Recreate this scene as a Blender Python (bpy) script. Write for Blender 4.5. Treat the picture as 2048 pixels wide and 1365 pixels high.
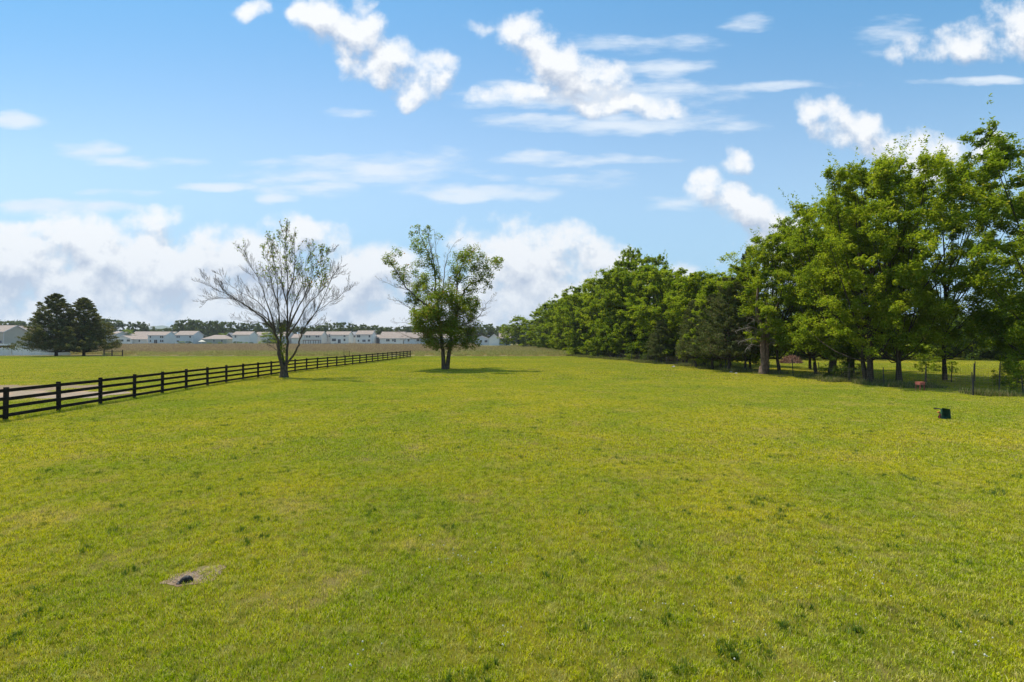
import bpy, math, random
import numpy as np
from mathutils import Vector, Euler
R = math.radians
scene = bpy.context.scene
for o in list(bpy.data.objects): bpy.data.objects.remove(o)
C = scene.collection

# ------------------------------------------------------------------ camera
EYE = 3.25
cd = bpy.data.cameras.new('camera'); cam = bpy.data.objects.new('camera', cd); C.objects.link(cam)
cam.location = (0, 0, EYE); cam.rotation_euler = (R(90), 0, 0)
cd.sensor_width = 36; cd.lens = 17.58; cd.clip_start = 0.1; cd.clip_end = 20000
scene.camera = cam
scene.render.resolution_x = 1024; scene.render.resolution_y = 682

# ------------------------------------------------------------------ light
SUN_TO = Vector((-0.36, 0.31, 1.0)).normalized()      # towards the sun
SUN_EL = math.asin(SUN_TO.z); SUN_AZ = math.atan2(SUN_TO.x, SUN_TO.y)
sl = bpy.data.lights.new('sun', 'SUN'); sl.energy = 4.6; sl.angle = R(0.6); sl.color = (1.0, 0.95, 0.86)
so = bpy.data.objects.new('sun', sl); C.objects.link(so)
so.rotation_euler = (-SUN_TO).to_track_quat('-Z', 'Y').to_euler(); so.location = (-100, 100, 300)
scene.view_settings.view_transform = 'Standard'; scene.view_settings.look = 'None'
scene.view_settings.exposure = 0.38; scene.view_settings.gamma = 1.0
try:
    cy = scene.cycles
    cy.max_bounces = 7; cy.diffuse_bounces = 3; cy.glossy_bounces = 2; cy.transmission_bounces = 4
    cy.transparent_max_bounces = 6; cy.caustics_reflective = False; cy.caustics_refractive = False
except Exception: pass

# ------------------------------------------------------------------ node expression helper
class N:
    """wraps a socket so that node maths can be written as arithmetic"""
    def __init__(s, t, k): s.t = t; s.k = k
    def _m(s, op, *a, clamp=False):
        n = s.t.nodes.new('ShaderNodeMath'); n.operation = op; n.use_clamp = clamp
        s.t.links.new(s.k, n.inputs[0])
        for i, v in enumerate(a):
            if isinstance(v, N): s.t.links.new(v.k, n.inputs[i+1])
            else: n.inputs[i+1].default_value = v
        return N(s.t, n.outputs[0])
    def __add__(s, o): return s._m('ADD', o)
    def __sub__(s, o): return s._m('SUBTRACT', o)
    def __mul__(s, o): return s._m('MULTIPLY', o)
    def __truediv__(s, o): return s._m('DIVIDE', o)
    def mx(s, o): return s._m('MAXIMUM', o)
    def mn(s, o): return s._m('MINIMUM', o)
    def smax(s, o, d): return s._m('SMOOTH_MAX', o, d)
    def gt(s, o): return s._m('GREATER_THAN', o)
    def lt(s, o): return s._m('LESS_THAN', o)
    def step(s, a, b, c=0.0, d=1.0, smooth=True):
        n = s.t.nodes.new('ShaderNodeMapRange'); n.interpolation_type = 'SMOOTHSTEP' if smooth else 'LINEAR'
        s.t.links.new(s.k, n.inputs['Value'])
        for nm, v in zip(('From Min','From Max','To Min','To Max'), (a, b, c, d)): n.inputs[nm].default_value = v
        return N(s.t, n.outputs[0])
def noise(t, vec, scale, detail=3, rough=0.55, dist=0.0, dim='3D'):
    n = t.nodes.new('ShaderNodeTexNoise'); n.noise_dimensions = dim
    if vec is not None: t.links.new(vec, n.inputs['Vector'])
    n.inputs['Scale'].default_value = scale; n.inputs['Detail'].default_value = detail
    n.inputs['Roughness'].default_value = rough; n.inputs['Distortion'].default_value = dist
    return N(t, n.outputs['Fac'])
def mixc(t, f, a, b, mode='MIX'):
    n = t.nodes.new('ShaderNodeMix'); n.data_type = 'RGBA'; n.blend_type = mode
    if isinstance(f, N): t.links.new(f.k, n.inputs[0])
    else: n.inputs[0].default_value = f
    for i, v in ((6, a), (7, b)):
        if isinstance(v, tuple): n.inputs[i].default_value = (*v[:3], 1)
        else: t.links.new(v, n.inputs[i])
    return n.outputs[2]
def vmath(t, op, a, b=None):
    n = t.nodes.new('ShaderNodeVectorMath'); n.operation = op
    t.links.new(a, n.inputs[0])
    if b is not None:
        if isinstance(b, tuple): n.inputs[1].default_value = b
        else: t.links.new(b, n.inputs[1])
    return n
def comb(t, x, y, z):
    n = t.nodes.new('ShaderNodeCombineXYZ')
    for i, v in enumerate((x, y, z)):
        if isinstance(v, N): t.links.new(v.k, n.inputs[i])
        else: n.inputs[i].default_value = v
    return n.outputs[0]
def sep(t, v):
    n = t.nodes.new('ShaderNodeSeparateXYZ'); t.links.new(v, n.inputs[0])
    return [N(t, n.outputs[i]) for i in range(3)]

# ------------------------------------------------------------------ world: nishita sky with procedural clouds placed by azimuth/elevation
W = bpy.data.worlds.new('World'); scene.world = W; W.use_nodes = True
wt = W.node_tree; wt.nodes.clear()
SKY_STRENGTH = 0.12
def dirpx(px, py):
    u = (px-1024)/1000; v = (682.5-py)/1000
    return u, v
CUM = [ # px, py, rx, ry, weight   (heaped clouds)
 (600,25,40,35,.8),(650,45,58,50,1),(705,85,70,55,1),(775,125,80,52,1),(850,150,52,60,1),(835,185,60,35,.9),(720,20,26,30,.7),(505,22,42,34,.55),
 (1050,75,62,52,.9),(1110,130,90,52,1),(1170,165,90,50,1),(1065,195,130,24,.9),(1180,205,170,26,.85),(970,62,50,22,.5),
 (1850,95,58,40,.75),(1950,70,120,46,.8),(2050,50,120,60,.8),(1790,110,26,36,.5),
 (1640,225,44,36,.8),(1700,270,80,42,1),(1790,305,100,46,.9),(1870,325,80,40,.8),(1960,290,70,40,.6),
 (1470,325,36,34,.9),(1425,365,40,44,.8),(1440,405,70,40,.9),(1510,430,92,46,1),(1560,470,90,60,1),(1600,540,110,80,.9),
 (55,458,80,24,1.15),(315,450,82,46,.9),(80,530,190,90,1.30),(270,550,210,85,1.30),(410,480,80,50,.8),(600,462,112,40,1),(660,500,60,60,.9),(500,540,160,80,1.25),
 (130,640,300,70,1.20),(430,625,250,65,1.20),(1060,530,160,80,1.30),(960,495,90,42,.9),(1160,510,110,50,.95),(1230,535,110,50,.8),(1080,610,250,80,1.25),(720,570,130,60,1.25),(760,640,240,60,1.20),(1330,610,160,70,1.10),
 (2000,640,200,60,.7),(-300,560,320,90,.8),(-250,200,200,70,.6),(2400,520,260,90,.8),(2500,250,220,60,.7)]
WISP = [ # thin flat streaks
 (1060,198,170,22,.9),(1220,185,220,30,.8),(1290,86,120,22,.7),(1320,137,100,20,.8),(1250,246,240,20,.95),(1390,180,70,14,.6),(1560,172,140,9,.6),(1960,160,120,9,.6),
 (30,240,60,15,1),(175,297,66,17,.95),(135,415,110,18,.8),(688,226,60,13,.6),(185,384,60,7,.6),(545,395,38,11,.85),(1510,45,60,18,.3),
 (430,371,80,9,.8),(620,345,150,26,.7),(800,335,200,34,.6),(640,378,120,13,.75),(980,386,130,17,.85),(1060,318,220,13,.75),(840,375,150,18,.5),
 (1330,412,90,20,.6),(1210,360,120,20,.35),(300,322,120,14,.3),(1750,70,90,40,.35),(260,385,80,10,.3)]
def field_group(name, blobs, scale_u, wf, wa, nf, na):
    g = bpy.data.node_groups.new(name, 'ShaderNodeTree')
    g.interface.new_socket('Vector', in_out='INPUT', socket_type='NodeSocketVector')
    g.interface.new_socket('Density', in_out='OUTPUT', socket_type='NodeSocketFloat')
    gi = g.nodes.new('NodeGroupInput'); go = g.nodes.new('NodeGroupOutput')
    p = gi.outputs[0]
    wn = g.nodes.new('ShaderNodeTexNoise'); g.links.new(p, wn.inputs['Vector']); wn.inputs['Scale'].default_value = wf; wn.inputs['Detail'].default_value = 3
    w = vmath(g, 'MULTIPLY', vmath(g, 'SUBTRACT', wn.outputs['Color'], (.5,.5,.5)).outputs[0], (wa*scale_u, wa, 0)).outputs[0]
    q = vmath(g, 'ADD', p, w).outputs[0]
    acc = None
    for (px, py, rx, ry, wt_) in blobs:
        a, e = dirpx(px, py)
        s = vmath(g, 'MULTIPLY', vmath(g, 'SUBTRACT', q, (a, e, 0)).outputs[0], (1000/(rx*1.15), 1000/(ry*1.15), 0)).outputs[0]
        d = vmath(g, 'DOT_PRODUCT', s, s); d = N(g, d.outputs['Value'])
        f = (d*-0.55 + 0.55)._m('MAXIMUM', -1.0)*1.0 + (wt_-1)*0.55
        acc = f if acc is None else acc.smax(f, .12)
    ns = comb(g, *[c for c in (sep(g, p)[0]*(1/scale_u), sep(g, p)[1], 0.0)])
    n1 = noise(g, ns, nf, 10, .58)
    acc = acc + (n1-.5)*na
    g.links.new(acc.k, go.inputs[0])
    return g
g_c = field_group('cumulus_field', CUM, 1.0, 8, .09, 10, 2.15)
g_w = field_group('wisp_field', WISP, 4.5, 9, .03, 24, 2.6)
tc = wt.nodes.new('ShaderNodeTexCoord')
dx, dy, dz = sep(wt, tc.outputs['Generated'])
ady = dy._m('ABSOLUTE').mx(.12)
az = dx/ady
el = dz/ady
pv = comb(wt, az, el, 0.0)
def callg(g, v):
    n = wt.nodes.new('ShaderNodeGroup'); n.node_tree = g; wt.links.new(v, n.inputs[0]); return N(wt, n.outputs[0])
c0 = callg(g_c, pv); c1 = callg(g_c, vmath(wt, 'ADD', pv, (-.006, .022, 0)).outputs[0])
w0 = callg(g_w, pv)
ca = c0.step(0.0, .55)
c2 = callg(g_c, vmath(wt, 'ADD', pv, (-.018, .050, 0)).outputs[0])
lit = (c0-c1)*1.5 + (c0-c2)*.95 + 0.66 - c0.step(.4, 1.3)*0.12
lit = lit.mn(1.0).mx(0.0)
low = el.step(0.0, .34)                       # lower clouds are greyer
lit = (lit*(low*0.26+0.74)).mn(1.0)
wa_ = w0.step(-.25, .70)*.9
skyn = wt.nodes.new('ShaderNodeTexSky'); skyn.sky_type = 'NISHITA'; skyn.sun_disc = False
skyn.sun_elevation = SUN_EL; skyn.sun_rotation = SUN_AZ; skyn.altitude = 200; skyn.air_density = 1.25; skyn.dust_density = 0.6; skyn.ozone_density = 2.2
K = 1/SKY_STRENGTH
skyc = mixc(wt, 1.0, skyn.outputs[0], (1.12, 1.12, 1.08), 'MULTIPLY')
skyc = mixc(wt, el.step(.02, .42, .92, .30), skyc, (.255*K, .465*K, .67*K))
skyc = mixc(wt, el.step(.25, .75, 0, 1), skyc, mixc(wt, 1.0, skyc, (.46, .78, .93), 'MULTIPLY'))
cc = mixc(wt, lit, (.37*K, .43*K, .54*K), (.77*K, .78*K, .79*K))
col = mixc(wt, wa_, skyc, (.62*K, .69*K, .77*K))
col = mixc(wt, ca*.96, col, cc)
bg = wt.nodes.new('ShaderNodeBackground'); bg.inputs['Strength'].default_value = SKY_STRENGTH
wt.links.new(col, bg.inputs['Color'])
wo = wt.nodes.new('ShaderNodeOutputWorld'); wt.links.new(bg.outputs[0], wo.inputs['Surface'])
W.cycles.sampling_method = 'MANUAL'; W.cycles.sample_map_resolution = 512

# ------------------------------------------------------------------ geometry helpers
def gh(x, y):
    t = np.clip((np.asarray(y, float)-106)/194, 0, 1); t = t*t*(3-2*t)
    u = np.clip((np.asarray(y, float)-330)/300, 0, 1)
    return 0.8*t + 1.2*u
def G(x, y): return float(gh(x, y))
def px2(px, py, Z, dz=0.0):
    z = Z+dz
    return Vector(((px-1024)/1000*z, z, EYE+(682.5-py)/1000*z))
def gx(px, Z): return (px-1024)/1000*Z
def new_mesh(name, V, quads=None, tris=None):
    V = np.asarray(V, np.float32).reshape(-1, 3)
    me = bpy.data.meshes.new(name)
    nq = 0 if quads is None else len(quads); nt = 0 if tris is None else len(tris)
    idx = []
    if nq: idx.append(np.asarray(quads, np.int32).ravel())
    if nt: idx.append(np.asarray(tris, np.int32).ravel())
    idx = np.concatenate(idx)
    me.vertices.add(len(V)); me.vertices.foreach_set('co', V.ravel())
    me.loops.add(len(idx)); me.loops.foreach_set('vertex_index', idx)
    me.polygons.add(nq+nt)
    st = np.concatenate([np.arange(nq)*4, nq*4+np.arange(nt)*3]).astype(np.int32)
    me.polygons.foreach_set('loop_start', st)
    me.update(calc_edges=True)
    return me
class MB:
    """collects boxes, tubes and faces for one mesh"""
    def __init__(s): s.v = []; s.f = []
    def face(s, pts):
        b = len(s.v); s.v += [tuple(p) for p in pts]; s.f.append(tuple(range(b, b+len(pts))))
    def box(s, c, size, rz=0.0, ax=None):
        hx, hy, hz = size[0]/2, size[1]/2, size[2]/2
        cs, sn = math.cos(rz), math.sin(rz); b = len(s.v)
        for sx in (-1, 1):
            for sy in (-1, 1):
                for sz in (-1, 1):
                    x, y, z = sx*hx, sy*hy, sz*hz
                    if ax is not None:
                        q = ax @ Vector((x, y, z)); s.v.append((c[0]+q.x, c[1]+q.y, c[2]+q.z))
                    else: s.v.append((c[0]+x*cs-y*sn, c[1]+x*sn+y*cs, c[2]+z))
        for f in ((0,1,3,2),(4,6,7,5),(0,4,5,1),(2,3,7,6),(0,2,6,4),(1,5,7,3)): s.f.append(tuple(b+i for i in f))
    def tube(s, pts, rad, sides=6, cap=True):
        b0 = len(s.v); n = len(pts); prev = None
        for i, p in enumerate(pts):
            p = Vector(p)
            d = (Vector(pts[min(i+1, n-1)])-Vector(pts[max(i-1, 0)]))
            if d.length < 1e-9: d = Vector((0,0,1))
            d.normalize()
            if prev is None:
                a = d.orthogonal().normalized()
            else:
                a = (prev - d*prev.dot(d))
                a = a.normalized() if a.length > 1e-6 else d.orthogonal().normalized()
            prev = a; bb = d.cross(a)
            r = rad[i] if hasattr(rad, '__len__') else rad
            for k in range(sides):
                t = 2*math.pi*k/sides
                q = p + (a*math.cos(t)+bb*math.sin(t))*r
                s.v.append((q.x, q.y, q.z))
        for i in range(n-1):
            for k in range(sides):
                k2 = (k+1) % sides
                s.f.append((b0+i*sides+k, b0+i*sides+k2, b0+(i+1)*sides+k2, b0+(i+1)*sides+k))
        if cap:
            s.f.append(tuple(b0+k for k in range(sides))[::-1]); s.f.append(tuple(b0+(n-1)*sides+k for k in range(sides)))
    def mesh(s, name, smooth=False):
        me = bpy.data.meshes.new(name); me.from_pydata(s.v, [], s.f); me.update()
        if smooth: me.polygons.foreach_set('use_smooth', [True]*len(me.polygons))
        return me
    def build(s, name, mat, parent=None, smooth=False):
        return obj(name, s.mesh(name, smooth), mat, parent)
def obj(name, me, mat, parent=None):
    o = bpy.data.objects.new(name, me); C.objects.link(o)
    if mat is not None and len(me.materials) == 0: me.materials.append(mat)
    if parent is not None:
        o.parent = parent
    return o
def tag(o, label=None, cat=None, group=None, kind=None):
    if label: o['label'] = label
    if cat: o['category'] = cat
    if group: o['group'] = group
    if kind: o['kind'] = kind
    return o
def empty(name, loc=(0,0,0), rz=0.0):
    o = bpy.data.objects.new(name, None); C.objects.link(o); o.location = loc; o.rotation_euler = (0,0,rz); o.empty_display_size = .2
    return o
def copy_tree(o, parent=None):
    c = o.copy(); C.objects.link(c); c.parent = parent
    for ch in list(o.children): copy_tree(ch, c)
    return c

# ------------------------------------------------------------------ materials
def mat(name, fn):
    m = bpy.data.materials.new(name); m.use_nodes = True; t = m.node_tree; t.nodes.clear()
    out = t.nodes.new('ShaderNodeOutputMaterial'); sh = fn(t); t.links.new(sh, out.inputs['Surface'])
    return m
def pr(t, col, rough=.8, spec=.3, bump=None, metal=0.0):
    n = t.nodes.new('ShaderNodeBsdfPrincipled')
    if isinstance(col, tuple): n.inputs['Base Color'].default_value = (*col, 1)
    else: t.links.new(col, n.inputs['Base Color'])
    n.inputs['Roughness'].default_value = rough; n.inputs['Specular IOR Level'].default_value = spec; n.inputs['Metallic'].default_value = metal
    if bump is not None:
        b = t.nodes.new('ShaderNodeBump'); b.inputs['Strength'].default_value = bump[1]; b.inputs['Distance'].default_value = bump[2]
        t.links.new(bump[0].k, b.inputs['Height']); t.links.new(b.outputs[0], n.inputs['Normal'])
    return n.outputs[0]
def geo(t):
    return t.nodes.new('ShaderNodeNewGeometry')
def flat(name, c, var=.12, scale=3.0, rough=.75, spec=.3, bump=0.0):
    """plain surface with soft mottling"""
    def fn(t):
        o = t.nodes.new('ShaderNodeTexCoord').outputs['Object']
        n = noise(t, o, scale, 5, .6)
        c2 = mixc(t, n.step(.3, .7), tuple(v*(1-var) for v in c), tuple(min(1, v*(1+var)) for v in c))
        return pr(t, c2, rough, spec, (noise(t, o, scale*6, 3), bump, .01) if bump else None)
    return mat(name, fn)
def lawn_colour(t, pos, fine=True):
    """shared by the ground sheet and the blades, laid out in world metres"""
    x, y, z = sep(t, pos)
    xy = comb(t, x, y, 0.0)
    big = noise(t, xy, .055, 3, .5); mid = noise(t, xy, .33, 4, .6); sm = noise(t, xy, 1.7, 4, .62)
    br = noise(t, vmath(t, 'ADD', xy, (31.7, 11.3, 0)).outputs[0], .5, 5, .65)
    str_ = noise(t, vmath(t, 'MULTIPLY', xy, (1.0, .35, 1)).outputs[0], .8, 4, .65)     # faint mowing streaks
    c = mixc(t, (big*.40+mid*.40+sm*.2).step(.38, .60), (.225, .300, .006), (.46, .415, .014))
    c = mixc(t, sm.step(.50, .70)*.55, c, (.165, .245, .008))
    c = mixc(t, str_.step(.54, .70)*.40, c, (.46, .43, .03))
    c = mixc(t, br.step(.52, .68)*.65, c, (.47, .385, .12))
    hole = noise(t, vmath(t, 'ADD', xy, (3.3, 71.9, 0)).outputs[0], 1.1, 5, .72)
    c = mixc(t, hole.step(.62, .70)*.7, c, (.10, .105, .02))
    c = mixc(t, x.step(-26, -34)*mid.step(.3, .65)*y.step(60, 95, 1, 0)*.5, c, (.44, .37, .06))
    far = y.step(88, 100)*y.step(106, 107, 1.0, 0.0)*.5
    c = mixc(t, far, c, (.15, .25, .012))
    return c, xy, y
def leafmix(t, c, trans=.45, tc=None, gloss=.06):
    d = t.nodes.new('ShaderNodeBsdfDiffuse'); t.links.new(c, d.inputs[0])
    tr = t.nodes.new('ShaderNodeBsdfTranslucent')
    c2 = mixc(t, 1.0, c, tc or (1.25, 1.15, .5), 'MULTIPLY'); t.links.new(c2, tr.inputs[0])
    m = t.nodes.new('ShaderNodeMixShader'); m.inputs[0].default_value = trans
    t.links.new(d.outputs[0], m.inputs[1]); t.links.new(tr.outputs[0], m.inputs[2])
    if not gloss: return m.outputs[0]
    gl = t.nodes.new('ShaderNodeBsdfGlossy'); gl.inputs['Roughness'].default_value = .45; gl.inputs[0].default_value = (1,1,1,1)
    m2 = t.nodes.new('ShaderNodeMixShader'); m2.inputs[0].default_value = gloss
    t.links.new(m.outputs[0], m2.inputs[1]); t.links.new(gl.outputs[0], m2.inputs[2])
    return m2.outputs[0]
def m_ground_fn(t):
    pos = geo(t).outputs['Position']
    c, xy, y = lawn_colour(t, pos)
    f = noise(t, xy, 14, 4, .7); f2 = noise(t, xy, 60, 3, .7)
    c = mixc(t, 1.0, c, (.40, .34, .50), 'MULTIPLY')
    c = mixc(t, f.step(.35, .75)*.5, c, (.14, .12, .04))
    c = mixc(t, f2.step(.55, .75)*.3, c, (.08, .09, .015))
    # soil under the weeds beyond the mown lawn
    soil = mixc(t, noise(t, xy, .4, 4).step(.35, .65), (.19, .14, .06), (.12, .13, .035))
    x_, y_, z_ = sep(t, pos)
    c = mixc(t, y.gt(107.0)*(x_.lt(60.0)), c, soil)
    b = noise(t, xy, 25, 4, .7)
    return pr(t, c, .95, .05, (b, .6, .03))
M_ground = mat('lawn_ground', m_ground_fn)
def m_blade_fn(t):
    g = geo(t)
    c, xy, y = lawn_colour(t, g.outputs['Position'])
    r = N(t, g.outputs['Random Per Island'])
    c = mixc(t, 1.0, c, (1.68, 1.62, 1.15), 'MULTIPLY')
    c = mixc(t, r.gt(.80)*.85, c, (.66, .57, .24))
    c = mixc(t, r.lt(.24)*.75, c, (.05, .10, .006))
    c = mixc(t, (r.gt(.66)*r.lt(.80))*.7, c, (.50, .52, .03))
    c = mixc(t, noise(t, xy, 5.5, 4, .7).step(.50, .64)*.66, c, (.11, .16, .012))
    c = mixc(t, noise(t, vmath(t, 'ADD', xy, (7.7, 3.1, 0)).outputs[0], 2.6, 5, .7).step(.52, .66)*.55, c, (.58, .50, .20))
    c = mixc(t, r._m('MULTIPLY', 7.31)._m('FRACT').step(0, 1, 0, 1, False)*.45, c, mixc(t, 1.0, c, (1.4, 1.3, 1.2), 'MULTIPLY'))
    return leafmix(t, c, .34, (1.1, 1.1, .7), 0)
M_blade = mat('grass_blade', m_blade_fn)
def m_tuft_fn(t):
    g = geo(t); r = N(t, g.outputs['Random Per Island'])
    c = mixc(t, r, (.075, .135, .010), (.15, .22, .02))
    return leafmix(t, c, .35, (1.1, 1.15, .6), .03)
M_tuft = mat('dark_tuft_blade', m_tuft_fn)
def m_weed_fn(t):
    g = geo(t); x, y, z = sep(t, g.outputs['Position']); xy = comb(t, x, y, 0.0)
    a = t.nodes.new('ShaderNodeAttribute'); a.attribute_name = 'hgt'; h = N(t, a.outputs['Fac'])
    r = N(t, g.outputs['Random Per Island'])
    n = noise(t, xy, .11, 4, .6)
    green = mixc(t, r, (.22, .25, .06), (.50, .47, .16))
    straw = mixc(t, r, (.52, .42, .19), (.78, .66, .36))
    brown = mixc(t, r, (.28, .175, .12), (.48, .345, .25))
    c = mixc(t, (h + n*.9).step(.55, 1.15), straw, green)
    c = mixc(t, (n*26 + y).step(124, 146)*h.step(.15, .6)*x.step(-30, 5, .95, .35), c, brown)
    c = mixc(t, r.gt(.8)*.7, c, straw)
    return leafmix(t, c, .35, (1.1, 1.05, .7), 0)
M_weed = mat('weed_stalk', m_weed_fn)
def m_verge_fn(t):
    r = N(t, geo(t).outputs['Random Per Island'])
    c = mixc(t, r, (.09, .14, .02), (.25, .27, .06)); c = mixc(t, r.gt(.6)*.8, c, (.42, .33, .18))
    return leafmix(t, c, .35, (1.1, 1.1, .6), 0)
M_verge = mat('verge_stalk', m_verge_fn)
def leaf_mat(name, a, b, dry=None, dryp=.06, trans=.45, scale=.45, gloss=.0):
    def fn(t):
        g = geo(t); r = N(t, g.outputs['Random Per Island'])
        oi = t.nodes.new('ShaderNodeObjectInfo'); ro = N(t, oi.outputs['Random'])
        o = t.nodes.new('ShaderNodeTexCoord').outputs['Object']
        n = noise(t, o, scale, 3, .6)
        c = mixc(t, (n.step(.3, .7)*.6 + r*.4), a, b)
        c = mixc(t, ro*.35, c, mixc(t, 1.0, c, (.72, .82, .95), 'MULTIPLY'))
        if dry: c = mixc(t, r.gt(1-dryp), c, dry)
        return leafmix(t, c, trans, (1.3, 1.25, .45), gloss)
    return mat(name, fn)
M_leafA = leaf_mat('leaf_bright', (.11, .18, .012), (.37, .43, .035), (.45, .42, .08), .05, .52)
M_leafB = leaf_mat('leaf_mid', (.105, .175, .014), (.32, .385, .030), (.40, .36, .07), .04, .5)
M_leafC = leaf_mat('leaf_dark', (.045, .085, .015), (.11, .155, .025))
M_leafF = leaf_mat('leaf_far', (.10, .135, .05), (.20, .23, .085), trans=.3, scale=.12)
M_leafT = leaf_mat('leaf_maple', (.10, .16, .02), (.27, .33, .035), (.34, .19, .06), .07, .45)
M_cedar = leaf_mat('cedar_spray', (.07, .09, .03), (.21, .22, .07), (.32, .24, .11), .12, .25, .6, 0)
M_cedarB = leaf_mat('cedar_olive', (.075, .10, .035), (.17, .20, .065), (.22, .16, .10), .12, .25, .6, 0)
def bark(name, a, b):
    def fn(t):
        o = t.nodes.new('ShaderNodeTexCoord').outputs['Object']
        s = vmath(t, 'MULTIPLY', o, (6, 6, 1.2)).outputs[0]
        n = noise(t, s, 2.5, 6, .65)
        return pr(t, mixc(t, n.step(.35, .68), a, b), .9, .1, (n, .7, .04))
    return mat(name, fn)
M_bark = bark('bark_grey', (.05, .04, .028), (.15, .12, .085))
M_barkR = bark('bark_cedar', (.10, .065, .045), (.28, .20, .145))
M_barkD = bark('bark_dark', (.03, .023, .017), (.10, .08, .055))
M_dead = bark('dead_twig', (.16, .13, .10), (.33, .29, .24))
M_black = flat('fence_black_paint', (.020, .016, .013), .6, 2.2, .85, .12, .3)
M_vinyl = flat('white_vinyl', (.80, .81, .80), .04, .6, .5)
M_glass = flat('window_glass', (.035, .045, .055), .3, .3, .15, .5)
M_trim = flat('white_trim', (.72, .72, .71), .03)
M_wood = flat('weathered_wood', (.10, .075, .055), .35, 6, .9, .1)
M_steel = flat('fence_post_steel', (.05, .045, .04), .3, 6, .7, .3)
M_wire = flat('rusty_wire', (.20, .15, .11), .3, 6, .7, .3)

# ------------------------------------------------------------------ ground sheet
def axis(vals):
    out = []
    for a, b, n in vals: out += list(np.linspace(a, b, n, endpoint=False))
    return np.array(out+[vals[-1][1]])
ax_ = axis([(-7000,-400,12),(-400,-60,30),(-60,60,40),(60,400,30),(400,7000,12)])
ay_ = axis([(-300,0,6),(0,100,25),(100,340,60),(340,700,14),(700,8000,10)])
XX, YY = np.meshgrid(ax_, ay_); ZZ = gh(XX, YY)
nx, ny = len(ax_), len(ay_)
i0 = (np.arange(ny-1)[:, None]*nx + np.arange(nx-1)[None, :]).ravel()
gme = new_mesh('ground', np.stack([XX, YY, ZZ], -1).reshape(-1, 3), np.stack([i0, i0+1, i0+1+nx, i0+nx], -1))
gme.polygons.foreach_set('use_smooth', [True]*len(gme.polygons))
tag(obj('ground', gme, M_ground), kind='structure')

def irregular_sheet(name, cx, cy, rx, ry, matl, z=.004, seed=1, n=64, rot=0.0):
    rg = np.random.default_rng(seed); ph = rg.uniform(0, 6.28, 5)
    V = [(cx, cy, z)]; F = []
    for ring in (.5, 1.0):
        for i in range(n):
            a = 2*math.pi*i/n
            k = (1 + .13*math.sin(2*a+ph[0]) + .10*math.sin(3*a+ph[1]) + .06*math.sin(7*a+ph[2]) + .04*math.sin(13*a+ph[3]))*ring
            x, y = rx*k*math.cos(a), ry*k*math.sin(a)
            V.append((cx+x*math.cos(rot)-y*math.sin(rot), cy+x*math.sin(rot)+y*math.cos(rot), z))
    F = [(0, 1+i, 1+(i+1) % n) for i in range(n)]
    Q = [(1+i, 1+n+i, 1+n+(i+1) % n, 1+(i+1) % n) for i in range(n)]
    o = obj(name, new_mesh(name, V, Q, F), matl); tag(o, kind='structure'); return o
def m_gravel_fn(t):
    pos = geo(t).outputs['Position']; x, y, z = sep(t, pos); xy = comb(t, x, y, 0.0)
    v = t.nodes.new('ShaderNodeTexVoronoi'); t.links.new(xy, v.inputs['Vector']); v.inputs['Scale'].default_value = 22
    c = mixc(t, N(t, v.outputs['Color']), (.17, .125, .08), (.36, .285, .205))
    c = mixc(t, noise(t, xy, .7, 5, .65).step(.5, .62), c, (.36, .24, .15))
    return pr(t, c, .95, .1, (N(t, v.outputs['Distance']), .8, .02))
M_gravel = mat('gravel', m_gravel_fn)
def m_dirt_fn(t):
    pos = geo(t).outputs['Position']; x, y, z = sep(t, pos); xy = comb(t, x, y, 0.0)
    n = noise(t, xy, 9, 6, .7)
    c = mixc(t, n.step(.35, .65), (.15, .095, .055), (.28, .205, .13))
    c = mixc(t, noise(t, xy, 1.3, 4).step(.52, .68)*.8, c, (.17, .18, .035))
    return pr(t, c, .95, .1, (n, .9, .03))
M_dirt = mat('bare_dirt', m_dirt_fn)
DIRT = [ # cx, cy, rx, ry, rot, seed : also keep the blades away
 ('dirt_patch', -37, 34.5, 9.5, 3.4, .05, 3), ('dirt_patch', -4.38, 6.92, .40, .25, .45, 5)]
GRAV = [('gravel_path', -30.5, 30.0, 8.0, 3.0, .04, 7), ('gravel_path', -46, 36, 7, 2.6, .1, 8), ('gravel_path', -43.5, 77, 9, .9, .06, 9)]
for n_, cx, cy, rx, ry, rot, sd in DIRT: irregular_sheet(n_, cx, cy, rx, ry, M_dirt, .004, sd, rot=rot)
for n_, cx, cy, rx, ry, rot, sd in GRAV: irregular_sheet(n_, cx, cy, rx, ry, M_gravel, .008, sd, rot=rot)

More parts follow.
